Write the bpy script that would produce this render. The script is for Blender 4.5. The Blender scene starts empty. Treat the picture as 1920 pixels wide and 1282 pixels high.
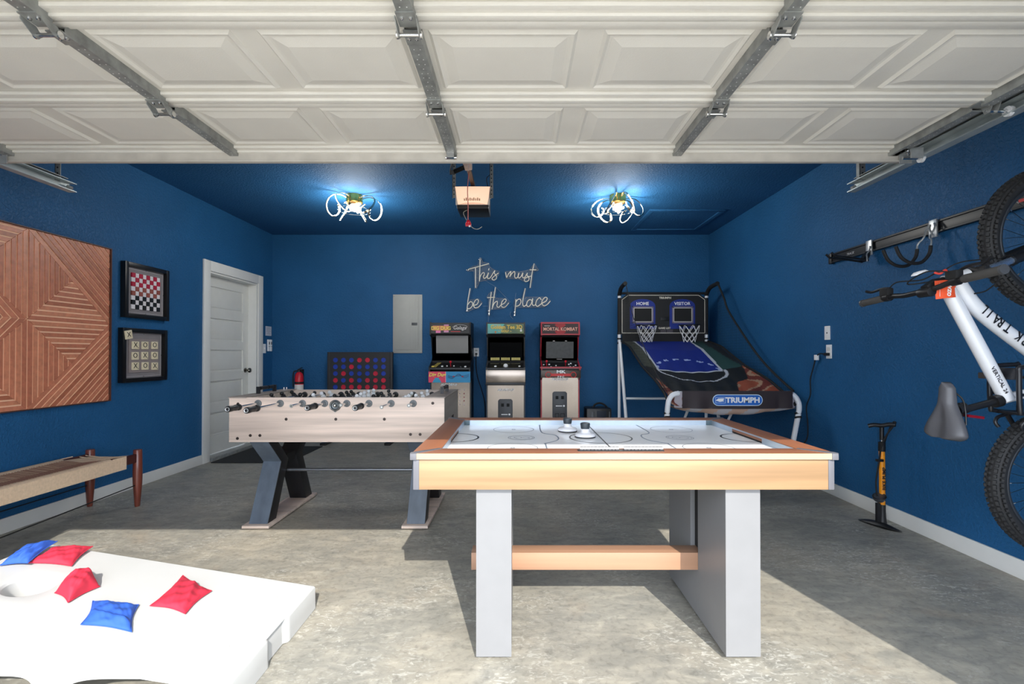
import bpy, bmesh, math, random
from mathutils import Vector, Matrix, Euler
random.seed(7)
PI = math.pi
C = bpy.context.scene.collection
scene = bpy.context.scene

# ---------------------------------------------------------------- camera, sky, sun, exposure
cam_d = bpy.data.cameras.new('camera')
cam = bpy.data.objects.new('camera', cam_d); C.objects.link(cam)
cam_d.sensor_width = 36; cam_d.lens = 907.0/1920*36
cam_d.shift_x = -10.0/1920; cam_d.shift_y = (23-7.9)/1920
cam_d.clip_start = 0.02; cam_d.clip_end = 200
cam.location = (0, 0, 1.15); cam.rotation_euler = (math.radians(90.5), 0, 0)
scene.camera = cam

world = bpy.data.worlds.new('sky'); scene.world = world; world.use_nodes = True
bg = world.node_tree.nodes['Background']
bg.inputs['Color'].default_value = (0.80, 0.88, 1.0, 1); bg.inputs['Strength'].default_value = 6.4

SUN_DIR = Vector((-0.374, 1.41, -1.0)).normalized()
sl = bpy.data.lights.new('sun', 'SUN'); sl.energy = 6.4; sl.angle = math.radians(0.4); sl.color = (1.0, 0.95, 0.87)
sun = bpy.data.objects.new('sun', sl); C.objects.link(sun)
sun.rotation_euler = SUN_DIR.to_track_quat('-Z', 'Y').to_euler(); sun.location = (3, -6, 6)

vs = scene.view_settings
vs.view_transform = 'Standard'; vs.look = 'None'; vs.gamma = 1; vs.use_curve_mapping = False
vs.exposure = 0.0
scene.cycles.max_bounces = 8; scene.cycles.diffuse_bounces = 5; scene.cycles.glossy_bounces = 4
scene.cycles.transparent_max_bounces = 12; scene.cycles.sample_clamp_indirect = 6.0
scene.cycles.use_denoising = True

# ---------------------------------------------------------------- materials
MATS = {}
def lin(c):
    return tuple((x/255/12.92 if x/255 <= 0.04045 else ((x/255+0.055)/1.055)**2.4) for x in c)
def mat(name, rgb, rough=0.5, metal=0.0, vary=0.06, vscale=12.0, bump=0.0, bscale=60.0, spec=0.5,
        grain=None, grain_amt=0.35, emit=None, estr=0.0, alpha=1.0, coat=0.0, detail=3.0):
    """rgb is sRGB 0-255. grain = axis index the wood/brush grain runs along"""
    if name in MATS: return MATS[name]
    m = bpy.data.materials.new(name); m.use_nodes = True
    nt = m.node_tree; n = nt.nodes; l = nt.links; b = n['Principled BSDF']
    c = lin(rgb)
    b.inputs['Roughness'].default_value = rough; b.inputs['Metallic'].default_value = metal
    b.inputs['Specular IOR Level'].default_value = spec
    b.inputs['Coat Weight'].default_value = coat
    tc = n.new('ShaderNodeTexCoord')
    mp = n.new('ShaderNodeMapping'); l.new(tc.outputs['Object'], mp.inputs['Vector'])
    if grain is not None:
        s = [vscale*3]*3; s[grain] = vscale*0.14; mp.inputs['Scale'].default_value = s
    else: mp.inputs['Scale'].default_value = (vscale,)*3
    ns = n.new('ShaderNodeTexNoise'); ns.inputs['Scale'].default_value = 1.0; ns.inputs['Detail'].default_value = detail
    l.new(mp.outputs['Vector'], ns.inputs['Vector'])
    amt = grain_amt if grain is not None else vary
    rp = n.new('ShaderNodeValToRGB'); l.new(ns.outputs['Fac'], rp.inputs['Fac'])
    rp.color_ramp.elements[0].position = 0.3; rp.color_ramp.elements[1].position = 0.7
    lo = tuple(max(0, x*(1-amt)) for x in c); hi = tuple(min(1, x*(1+amt*0.6)) for x in c)
    rp.color_ramp.elements[0].color = (*lo, 1); rp.color_ramp.elements[1].color = (*hi, 1)
    l.new(rp.outputs['Color'], b.inputs['Base Color'])
    if bump > 0:
        nb = n.new('ShaderNodeTexNoise'); nb.inputs['Scale'].default_value = bscale; nb.inputs['Detail'].default_value = 3
        l.new((mp if grain is not None else tc).outputs['Vector' if grain is not None else 'Object'], nb.inputs['Vector'])
        if grain is not None: nb.inputs['Scale'].default_value = 1.5
        bp = n.new('ShaderNodeBump'); bp.inputs['Strength'].default_value = bump; bp.inputs['Distance'].default_value = 0.004
        l.new(nb.outputs['Fac'], bp.inputs['Height']); l.new(bp.outputs['Normal'], b.inputs['Normal'])
    if emit:
        b.inputs['Emission Color'].default_value = (*lin(emit), 1); b.inputs['Emission Strength'].default_value = estr
    if alpha < 1: b.inputs['Alpha'].default_value = alpha
    MATS[name] = m; return m

def wall_mat(name='navy_orange_peel', rough=0.50, spec=0.22):
    m = mat(name, (34, 89, 135), rough=rough, vary=0.10, vscale=2.0, spec=spec)
    nt = m.node_tree; n = nt.nodes; l = nt.links; b = n['Principled BSDF']
    tc = n.new('ShaderNodeTexCoord')
    a = n.new('ShaderNodeTexNoise'); a.inputs['Scale'].default_value = 55; a.inputs['Detail'].default_value = 3; a.inputs['Distortion'].default_value = 0.6
    l.new(tc.outputs['Object'], a.inputs['Vector'])
    r = n.new('ShaderNodeMapRange'); r.inputs['From Min'].default_value = 0.42; r.inputs['From Max'].default_value = 0.62
    l.new(a.outputs['Fac'], r.inputs['Value'])
    bp = n.new('ShaderNodeBump'); bp.inputs['Strength'].default_value = 0.55; bp.inputs['Distance'].default_value = 0.0035
    l.new(r.outputs['Result'], bp.inputs['Height']); l.new(bp.outputs['Normal'], b.inputs['Normal'])
    return m

def floor_mat():
    m = bpy.data.materials.new('stained_concrete'); m.use_nodes = True
    nt = m.node_tree; n = nt.nodes; l = nt.links; b = n['Principled BSDF']
    tc = n.new('ShaderNodeTexCoord')
    def noise(sc, det, dist=0.0, stretch=(1, 1, 1)):
        mp = n.new('ShaderNodeMapping'); mp.inputs['Scale'].default_value = stretch; l.new(tc.outputs['Object'], mp.inputs['Vector'])
        x = n.new('ShaderNodeTexNoise'); x.inputs['Scale'].default_value = sc; x.inputs['Detail'].default_value = det
        x.inputs['Distortion'].default_value = dist; x.inputs['Roughness'].default_value = 0.62
        l.new(mp.outputs['Vector'], x.inputs['Vector']); return x
    def ramp(src, stops):
        r = n.new('ShaderNodeValToRGB'); l.new(src, r.inputs['Fac'])
        e = r.color_ramp.elements
        while len(e) < len(stops): e.new(0.5)
        for k, (p, c) in enumerate(stops): e[k].position = p; e[k].color = (*lin(c), 1)
        return r
    def mix(fac, a, bb, mode='MIX'):
        x = n.new('ShaderNodeMix'); x.data_type = 'RGBA'; x.blend_type = mode
        if isinstance(fac, float): x.inputs[0].default_value = fac
        else: l.new(fac, x.inputs[0])
        l.new(a, x.inputs[6]); l.new(bb, x.inputs[7]); return x.outputs[2]
    base = ramp(noise(1.1, 6, 0.4).outputs['Fac'], [(0.30, (112, 113, 109)), (0.5, (156, 152, 140)), (0.72, (188, 176, 154))])
    mid = ramp(noise(7, 8, 0.8, (1, 2.2, 1)).outputs['Fac'], [(0.30, (106, 107, 103)), (0.55, (154, 150, 139)), (0.75, (192, 185, 168))])
    c1 = mix(0.5, base.outputs['Color'], mid.outputs['Color'])
    # pale flaky scuffs
    sc = ramp(noise(26, 9, 1.4, (1, 1.9, 1)).outputs['Fac'], [(0.54, (0, 0, 0)), (0.60, (255, 255, 255))])
    msk = ramp(noise(1.7, 4, 0.3).outputs['Fac'], [(0.46, (0, 0, 0)), (0.60, (190, 190, 190))])
    mm = n.new('ShaderNodeMath'); mm.operation = 'MULTIPLY'; l.new(sc.outputs['Color'], mm.inputs[0]); l.new(msk.outputs['Color'], mm.inputs[1])
    pale = n.new('ShaderNodeRGB'); pale.outputs[0].default_value = (*lin((214, 212, 202)), 1)
    c2 = mix(mm.outputs[0], c1, pale.outputs[0])
    # rusty brown blotches
    ru = ramp(noise(2.6, 7, 0.9).outputs['Fac'], [(0.56, (0, 0, 0)), (0.72, (130, 130, 130))])
    tan = n.new('ShaderNodeRGB'); tan.outputs[0].default_value = (*lin((168, 144, 116)), 1)
    c3 = mix(ru.outputs['Color'], c2, tan.outputs[0])
    dk = ramp(noise(38, 6, 0.5).outputs['Fac'], [(0.30, (205, 205, 205)), (0.50, (255, 255, 255))])
    c4 = mix(0.7, c3, dk.outputs['Color'], 'MULTIPLY')
    l.new(c4, b.inputs['Base Color'])
    b.inputs['Roughness'].default_value = 0.42; b.inputs['Specular IOR Level'].default_value = 0.45
    rr = n.new('ShaderNodeMapRange'); rr.inputs['To Min'].default_value = 0.28; rr.inputs['To Max'].default_value = 0.6
    l.new(noise(5, 5).outputs['Fac'], rr.inputs['Value']); l.new(rr.outputs['Result'], b.inputs['Roughness'])
    bp = n.new('ShaderNodeBump'); bp.inputs['Strength'].default_value = 0.25; bp.inputs['Distance'].default_value = 0.003
    l.new(noise(30, 6, 0.8).outputs['Fac'], bp.inputs['Height']); l.new(bp.outputs['Normal'], b.inputs['Normal'])
    return m

def print_mat(name='flat_print', rough=0.45):
    if name in MATS: return MATS[name]
    m = bpy.data.materials.new(name); m.use_nodes = True
    nt = m.node_tree; b = nt.nodes['Principled BSDF']
    a = nt.nodes.new('ShaderNodeAttribute'); a.attribute_name = 'ink'
    nt.links.new(a.outputs['Color'], b.inputs['Base Color']); b.inputs['Roughness'].default_value = rough
    MATS[name] = m; return m

def glass_mat(name, rgb, alpha, rough=0.05):
    if name in MATS: return MATS[name]
    m = bpy.data.materials.new(name); m.use_nodes = True
    b = m.node_tree.nodes['Principled BSDF']
    b.inputs['Base Color'].default_value = (*lin(rgb), 1); b.inputs['Roughness'].default_value = rough
    b.inputs['Alpha'].default_value = alpha; MATS[name] = m; return m

WALL = wall_mat(); CEIL = wall_mat('navy_ceiling_paint', 0.72, 0.25); FLOOR = floor_mat()
TRIM = mat('white_trim_paint', (226, 225, 220), 0.4, vary=0.02)
DOORW = mat('white_door_paint', (222, 221, 214), 0.42, vary=0.02)
PANELW = mat('garage_door_enamel', (234, 230, 221), 0.55, vary=0.03, vscale=5, bump=0.15, bscale=240)
GALV = mat('galvanised_steel', (158, 160, 157), 0.42, 0.35, vary=0.28, vscale=22)
GALVL = mat('bright_zinc', (196, 198, 198), 0.28, 0.6, vary=0.12, vscale=30)
CHROME = mat('chrome', (215, 215, 215), 0.14, 1.0, vary=0.03)
BLACKP = mat('black_plastic', (24, 24, 26), 0.42, vary=0.1)
BLACKM = mat('black_matte', (16, 16, 17), 0.75, vary=0.1)
RUBBER = mat('rubber', (34, 34, 35), 0.7, vary=0.18, vscale=40)
WHITEP = mat('white_plastic', (238, 238, 238), 0.4, vary=0.01)
WHITEM = mat('white_enamel_tube', (228, 230, 234), 0.32, vary=0.02)
REDP = mat('red_plastic', (200, 24, 44), 0.35, vary=0.05)
PRINT = print_mat()
GOLD = mat('brass', (212, 168, 88), 0.18, 1.0, vary=0.05)
BRUSHED = mat('brushed_steel', (138, 128, 118), 0.22, 1.0, vary=0.04)
DKGREY = mat('dark_grey_plastic', (66, 68, 72), 0.45, vary=0.06)
SILVER = mat('silver_laminate', (128, 128, 129), 0.42, 0.15, vary=0.03)

# ---------------------------------------------------------------- mesh helpers
WM = {}
def wm(o): return WM.get(o.name, Matrix.Identity(4)) if o else Matrix.Identity(4)

class MB:
    def __init__(s): s.v = []; s.f = []; s.mi = []; s.m = 0; s.X = None
    def mat(s, i): s.m = i; return s
    def add(s, vs, fs):
        o = len(s.v)
        if s.X is not None: vs = [s.X @ Vector(p) for p in vs]
        s.v += [tuple(p) for p in vs]; s.f += [tuple(o+i for i in f) for f in fs]; s.mi += [s.m]*len(fs); return s
    def box(s, x0, x1, y0, y1, z0, z1):
        x0, x1 = min(x0, x1), max(x0, x1); y0, y1 = min(y0, y1), max(y0, y1); z0, z1 = min(z0, z1), max(z0, z1)
        v = [(x0,y0,z0),(x1,y0,z0),(x1,y1,z0),(x0,y1,z0),(x0,y0,z1),(x1,y0,z1),(x1,y1,z1),(x0,y1,z1)]
        return s.add(v, [(0,3,2,1),(4,5,6,7),(0,1,5,4),(1,2,6,5),(2,3,7,6),(3,0,4,7)])
    def bar(s, p0, p1, w, h, up=(0, 0, 1)):
        """rectangular bar from p0 to p1, w across, h along 'up'"""
        p0 = Vector(p0); p1 = Vector(p1); d = (p1-p0).normalized(); up = Vector(up)
        sd = d.cross(up)
        if sd.length < 1e-4: sd = d.cross(Vector((1, 0, 0)))
        sd.normalize(); up = sd.cross(d).normalized()
        v = []
        for p in (p0, p1):
            for a, b in ((-1,-1),(1,-1),(1,1),(-1,1)): v.append(p + sd*a*w/2 + up*b*h/2)
        return s.add(v, [(0,1,2,3),(7,6,5,4),(0,4,5,1),(1,5,6,2),(2,6,7,3),(3,7,4,0)])
    def cyl(s, p0, p1, r0, r1=None, n=16, caps=True):
        r1 = r0 if r1 is None else r1
        p0 = Vector(p0); p1 = Vector(p1); d = (p1-p0).normalized()
        a = d.orthogonal().normalized(); b = d.cross(a)
        v = []
        for p, r in ((p0, r0), (p1, r1)):
            for k in range(n):
                t = 2*PI*k/n; v.append(p + a*(math.cos(t)*r) + b*(math.sin(t)*r))
        f = [(k, (k+1) % n, n+(k+1) % n, n+k) for k in range(n)]
        if caps: f += [tuple(range(n-1, -1, -1)), tuple(range(n, 2*n))]
        return s.add(v, f)
    def tube(s, pts, r, n=8, closed=False, caps=True, rs=None):
        pts = [Vector(p) for p in pts]; N = len(pts); v = []; prev = None
        for i, p in enumerate(pts):
            if closed: d = (pts[(i+1) % N]-pts[i-1])
            else: d = pts[min(i+1, N-1)]-pts[max(i-1, 0)]
            d = d.normalized() if d.length > 1e-9 else Vector((0, 0, 1))
            if prev is None: a = d.orthogonal().normalized()
            else:
                a = prev - d*prev.dot(d)
                a = a.normalized() if a.length > 1e-6 else d.orthogonal().normalized()
            prev = a; b = d.cross(a); rr = rs[i] if rs else r
            for k in range(n):
                t = 2*PI*k/n; v.append(p + a*(math.cos(t)*rr) + b*(math.sin(t)*rr))
        f = []
        for i in range(N if closed else N-1):
            j = (i+1) % N
            for k in range(n): f.append((i*n+k, i*n+(k+1) % n, j*n+(k+1) % n, j*n+k))
        if caps and not closed: f += [tuple(range(n-1, -1, -1)), tuple(range((N-1)*n, N*n))]
        return s.add(v, f)
    def lathe(s, prof, c=(0, 0, 0), axis=(0, 0, 1), n=24, sx=1.0):
        """prof: list of (r, h) along axis from c"""
        c = Vector(c); ax = Vector(axis).normalized()
        a = Vector((1, 0, 0)) if abs(ax.x) < 0.9 else Vector((0, 1, 0))
        a = (a-ax*a.dot(ax)).normalized(); b = ax.cross(a); v = []
        for r, h in prof:
            for k in range(n):
                t = 2*PI*k/n; v.append(c + ax*h + a*(math.cos(t)*r*sx) + b*(math.sin(t)*r))
        f = []
        for i in range(len(prof)-1):
            for k in range(n): f.append((i*n+k, i*n+(k+1) % n, (i+1)*n+(k+1) % n, (i+1)*n+k))
        if prof[0][0] > 1e-5: f.append(tuple(range(n-1, -1, -1)))
        if prof[-1][0] > 1e-5: f.append(tuple(range((len(prof)-1)*n, len(prof)*n)))
        return s.add(v, f)
    def sphere(s, c, r, n=12, sc=(1, 1, 1)):
        c = Vector(c); v = [c+Vector((0, 0, -r*sc[2]))]; m = n//2
        for i in range(1, m):
            t = PI*i/m
            for k in range(n):
                u = 2*PI*k/n; v.append(c+Vector((math.sin(t)*math.cos(u)*r*sc[0], math.sin(t)*math.sin(u)*r*sc[1], -math.cos(t)*r*sc[2])))
        v.append(c+Vector((0, 0, r*sc[2]))); f = []; L = len(v)-1
        for k in range(n): f.append((0, 1+(k+1) % n, 1+k)); f.append((L, L-n+k, L-n+(k+1) % n))
        for i in range(m-2):
            for k in range(n): f.append((1+i*n+k, 1+i*n+(k+1) % n, 1+(i+1)*n+(k+1) % n, 1+(i+1)*n+k))
        return s.add(v, f)
    def prism(s, poly, fn0, fn1):
        """poly: list of 2d points; fn0/fn1 map (a,b) to 3d for the two ends"""
        n = len(poly); v = [fn0(*p) for p in poly]+[fn1(*p) for p in poly]
        f = [tuple(range(n-1, -1, -1)), tuple(range(n, 2*n))]+[(k, (k+1) % n, n+(k+1) % n, n+k) for k in range(n)]
        return s.add(v, f)
    def grid(s, nu, nv, fn):
        v = [fn(i/nu, j/nv) for j in range(nv+1) for i in range(nu+1)]
        f = [(j*(nu+1)+i, j*(nu+1)+i+1, (j+1)*(nu+1)+i+1, (j+1)*(nu+1)+i) for j in range(nv) for i in range(nu)]
        return s.add(v, f)
    def torus(s, c, R, r, axis=(0, 1, 0), n=48, m=10, sy=1.0):
        c = Vector(c); ax = Vector(axis).normalized(); a = ax.orthogonal().normalized(); b = ax.cross(a); v = []
        for i in range(n):
            t = 2*PI*i/n; rad = a*math.cos(t)+b*math.sin(t)
            for k in range(m):
                u = 2*PI*k/m; v.append(c+rad*(R+r*math.cos(u))+ax*(r*sy*math.sin(u)))
        f = [(i*m+k, i*m+(k+1) % m, ((i+1) % n)*m+(k+1) % m, ((i+1) % n)*m+k) for i in range(n) for k in range(m)]
        return s.add(v, f)
    def build(s, name, mats, parent=None, label=None, bev=0.0, seg=2, local=False, smooth=True, kind=None, ang=38, solid=0.0):
        if not isinstance(mats, (list, tuple)): mats = [mats]
        vs = s.v
        if parent and not local:
            iv = wm(parent).inverted(); vs = [tuple(iv @ Vector(p)) for p in vs]
        me = bpy.data.meshes.new(name); me.from_pydata(vs, [], s.f)
        for m in mats: me.materials.append(m)
        if len(mats) > 1: me.polygons.foreach_set('material_index', s.mi)
        bm = bmesh.new(); bm.from_mesh(me)
        bmesh.ops.recalc_face_normals(bm, faces=bm.faces)
        if solid:
            bmesh.ops.solidify(bm, geom=bm.faces[:], thickness=solid)
        if bev > 0:
            es = [e for e in bm.edges if len(e.link_faces) == 2 and e.calc_face_angle(0) > math.radians(30)]
            try: bmesh.ops.bevel(bm, geom=es, offset=bev, segments=seg, affect='EDGES', profile=0.6, clamp_overlap=True)
            except Exception: pass
        bm.to_mesh(me); bm.free()
        if smooth:
            me.polygons.foreach_set('use_smooth', [True]*len(me.polygons)); me.set_sharp_from_angle(angle=math.radians(ang))
        me.update()
        o = bpy.data.objects.new(name, me); C.objects.link(o)
        if parent:
            o.parent = parent; WM[o.name] = wm(parent)
        if label: o['label'] = label
        if kind: o['kind'] = kind
        return o

def thing(name, label, cat, loc=(0, 0, 0), rot=(0, 0, 0), group=None):
    o = bpy.data.objects.new(name, None); C.objects.link(o); o.empty_display_size = 0.05
    o.location = loc; o.rotation_euler = rot; o['label'] = label; o['category'] = cat
    if group: o['group'] = group
    WM[o.name] = Matrix.Translation(Vector(loc)) @ Euler(rot).to_matrix().to_4x4()
    return o
def tag(o, label, cat=None, group=None, kind=None):
    o['label'] = label
    if cat: o['category'] = cat
    if group: o['group'] = group
    if kind: o['kind'] = kind
    return o
def struct(o, label, cat): return tag(o, label, cat, kind='structure')
def dup(root, loc, label, rot=None, group=None):
    r = root.copy(); C.objects.link(r); r.location = loc
    if rot is not None: r.rotation_euler = rot
    r['label'] = label
    if group: r['group'] = group
    for ch in list(root.children):
        c = ch.copy(); C.objects.link(c); c.parent = r
        for g in ch.children:
            d = g.copy(); C.objects.link(d); d.parent = c
    return r
def piece(src, parent, mtx):
    """a cheap copy of a piece sharing mesh data, placed by a matrix local to the parent"""
    c = src.copy(); C.objects.link(c); c.parent = parent; c.matrix_local = mtx; return c

def smooth_path(pts, k=5, closed=False):
    P = [Vector(p) for p in pts]; n = len(P); out = []
    rng = range(n) if closed else range(n-1)
    for i in rng:
        if closed: a, b, c, d = P[(i-1) % n], P[i], P[(i+1) % n], P[(i+2) % n]
        else: a, b, c, d = P[max(i-1, 0)], P[i], P[i+1], P[min(i+2, n-1)]
        for j in range(k):
            t = j/k
            out.append(0.5*((2*b)+(-a+c)*t+(2*a-5*b+4*c-d)*t*t+(-a+3*b-3*c+d)*t**3))
    if not closed: out.append(P[-1])
    return out

def text(body, size, origin, u, v, m, parent, name='lettering', ext=0.0008, sx=1.0, align='CENTER', bold=0.0, shear=0.0, label=None):
    """flat lettering: u = reading direction, v = up direction of the glyphs"""
    cu = bpy.data.curves.new('txt', 'FONT'); cu.body = body; cu.size = size; cu.align_x = align; cu.align_y = 'CENTER'
    cu.extrude = ext; cu.offset = bold; cu.shear = shear; cu.resolution_u = 2
    o = bpy.data.objects.new('txt', cu); C.objects.link(o)
    me = bpy.data.meshes.new_from_object(o)
    bpy.data.objects.remove(o); bpy.data.curves.remove(cu)
    u = Vector(u).normalized(); v = Vector(v).normalized(); w = u.cross(v)
    R = Matrix((u, v, w)).transposed().to_4x4(); T = Matrix.Translation(Vector(origin)) @ R @ Matrix.Diagonal((sx, 1, 1, 1))
    if parent: T = wm(parent).inverted() @ T
    me.transform(T); me.materials.clear(); me.materials.append(m); me.name = name
    r = bpy.data.objects.new(name, me); C.objects.link(r)
    if parent: r.parent = parent; WM[r.name] = wm(parent)
    if label: r['label'] = label
    return r

def ink(name, nu, nv, pos, col, parent, solid=0.0, mat_=None, local=False, label=None):
    """a flat print: grid mesh pos(u,v) coloured per face by col(u,v) (sRGB)"""
    mb = MB(); mb.grid(nu, nv, pos)
    vs = mb.v
    if parent and not local:
        iv = wm(parent).inverted(); vs = [tuple(iv @ Vector(p)) for p in vs]
    me = bpy.data.meshes.new(name); me.from_pydata(vs, [], mb.f)
    me.materials.append(mat_ or PRINT)
    at = me.color_attributes.new('ink', 'FLOAT_COLOR', 'CORNER'); buf = []
    for j in range(nv):
        for i in range(nu):
            c = lin(col((i+0.5)/nu, (j+0.5)/nv)); buf += [*c, 1]*4
    at.data.foreach_set('color', buf)
    me.polygons.foreach_set('use_smooth', [True]*len(me.polygons)); me.update()
    o = bpy.data.objects.new(name, me); C.objects.link(o)
    if parent: o.parent = parent; WM[o.name] = wm(parent)
    if label: o['label'] = label
    return o

# ================================================================ SETTING
XL, XR, YB, YF, ZC = -3.305, 2.587, 6.52, 0.33, 2.763
# floor & outside
o = MB().box(XL-0.2, XR+0.2, 0.0, YB+0.2, -0.12, 0.0).build('floor', FLOOR, smooth=False); struct(o, 'mottled grey polished concrete garage floor', 'floor')
CONC = mat('driveway_concrete', (150, 147, 140), 0.8, vary=0.12, vscale=1.5)
o = MB().box(-14, 14, -24, 0.0, -0.14, -0.02).build('driveway', CONC, smooth=False); struct(o, 'pale concrete driveway outside the garage opening', 'driveway')
# walls (left wall has the entry door opening 5.18-6.14, up to 2.045)
DY0, DY1, DZ = 5.18, 6.14, 2.045
w = MB().box(XL-0.15, XL, YF-0.15, DY0, 0, ZC).box(XL-0.15, XL, DY1, YB, 0, ZC).box(XL-0.15, XL, DY0, DY1, DZ, ZC)
struct(w.build('wall_left', WALL, smooth=False), 'navy blue textured wall with the white entry door', 'wall')
struct(MB().box(XR, XR+0.15, YF-0.15, YB, 0, ZC).build('wall_right', WALL, smooth=False), 'navy blue textured wall behind the hanging bicycle', 'wall')
struct(MB().box(XL-0.15, XR+0.15, YB, YB+0.15, 0, ZC).build('wall_back', WALL, smooth=False), 'navy blue back wall behind the arcade machines', 'wall')
struct(MB().box(XL-0.15, XR+0.15, YF-0.15, YB+0.15, ZC, ZC+0.12).build('ceiling', CEIL, smooth=False), 'navy blue painted garage ceiling', 'ceiling')
OX0, OX1, OZ = -2.19, 1.94, 2.13  # unseen opening, its edges set to cast the shadow lines on the floor
w = MB().box(XL-1.0, OX0, 0.18, YF, 0, 3.1).box(OX1, XR+1.0, 0.18, YF, 0, 3.1).box(OX0, OX1, 0.18, YF, OZ, 3.1)
struct(w.build('wall_front', mat('pale_stucco', (205, 200, 190), 0.8, vary=0.05), smooth=False), 'front garage wall around the open overhead doorway', 'wall')
# baseboards
def baseboard(name, x0, x1, y0, y1, lab):
    struct(MB().box(x0, x1, y0, y1, 0, 0.098).build(name, TRIM, bev=0.004), lab, 'baseboard')
baseboard('baseboard_left', XL, XL+0.014, YF, DY0-0.115, 'white baseboard along the left wall')
baseboard('baseboard_right', XR-0.014, XR, YF, YB, 'white baseboard along the right wall under the bicycle')
baseboard('baseboard_back', XL+0.014, XR-0.014, YB-0.014, YB, 'white baseboard along the back wall behind the machines')
# entry door
d = thing('door_1', 'white five-panel entry door in the left wall', 'door', (XL, (DY0+DY1)/2, 0)); d['kind'] = 'structure'
c = MB()
c.box(XL, XL+0.02, DY0-0.11, DY0, 0, DZ+0.11).box(XL, XL+0.02, DY1, DY1+0.11, 0, DZ+0.11).box(XL, XL+0.02, DY0, DY1, DZ, DZ+0.11)
c.build('door_casing', TRIM, d, bev=0.005)
c = MB().box(XL-0.15, XL, DY0, DY0+0.02, 0, DZ).box(XL-0.15, XL, DY1-0.02, DY1, 0, DZ).box(XL-0.15, XL, DY0+0.02, DY1-0.02, DZ-0.02, DZ)
c.build('door_jamb', TRIM, d, bev=0.003)
MB().box(XL-0.13, XL+0.03, DY0+0.02, DY1-0.02, 0, 0.035).build('threshold', GALV, d, bev=0.004)
ya, yb, za, zb, xs = DY0+0.022, DY1-0.022, 0.04, DZ-0.022, XL-0.10
s = MB()
s.box(xs-0.04, xs-0.012, ya, yb, za, zb)                       # recessed field
st = 0.115
s.box(xs-0.012, xs, ya, ya+st, za, zb).box(xs-0.012, xs, yb-st, yb, za, zb)
rails = [za, za+0.20]; nP = 5; top = zb-0.115; span = (top-rails[1]); rg = 0.10; ph = (span-rg*(nP-1))/nP
s.box(xs-0.012, xs, ya+st, yb-st, za, rails[1]).box(xs-0.012, xs, ya+st, yb-st, top, zb)
slab = None; panels = []
for k in range(nP):
    z0 = rails[1]+k*(ph+rg)
    if k < nP-1: s.box(xs-0.012, xs, ya+st, yb-st, z0+ph, z0+ph+rg)
    panels.append(z0)
slab = s.build('door_slab', DOORW, d)
for z0 in panels:
    m = MB().prism([(ya+st+0.025, z0+0.025), (yb-st-0.025, z0+0.025), (yb-st-0.025, z0+ph-0.025), (ya+st+0.025, z0+ph-0.025)],
                   lambda a, b: (xs-0.012, a, b), lambda a, b: (xs-0.006, a, b))
    m.build('door_panel', DOORW, slab, bev=0.004)
kb = MB().lathe([(0.03, 0), (0.03, 0.006), (0.012, 0.01), (0.012, 0.035), (0.026, 0.045), (0.031, 0.058), (0.026, 0.068), (0.0, 0.07)], (xs, yb-0.065, 0.95), (1, 0, 0))
kb.build('door_knob', mat('nickel', (120, 116, 108), 0.25, 1.0), slab)
# ceiling hatch trim
o = MB()
hx0, hx1, hy0, hy1, t = 1.47, 2.32, 5.36, 6.24, 0.055
o.box(hx0, hx1, hy0, hy0+t, ZC-0.018, ZC).box(hx0, hx1, hy1-t, hy1, ZC-0.018, ZC).box(hx0, hx0+t, hy0+t, hy1-t, ZC-0.018, ZC).box(hx1-t, hx1, hy0+t, hy1-t, ZC-0.018, ZC)
hp = thing('ceiling_hatch', 'blue painted attic hatch with raised trim in the ceiling near the right corner', 'hatch', ((hx0+hx1)/2, (hy0+hy1)/2, ZC)); hp['kind'] = 'structure'
o.build('hatch_trim', CEIL, hp, bev=0.005)
MB().box(hx0+t, hx1-t, hy0+t, hy1-t, ZC-0.008, ZC-0.001).build('hatch_panel', CEIL, hp)

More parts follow.
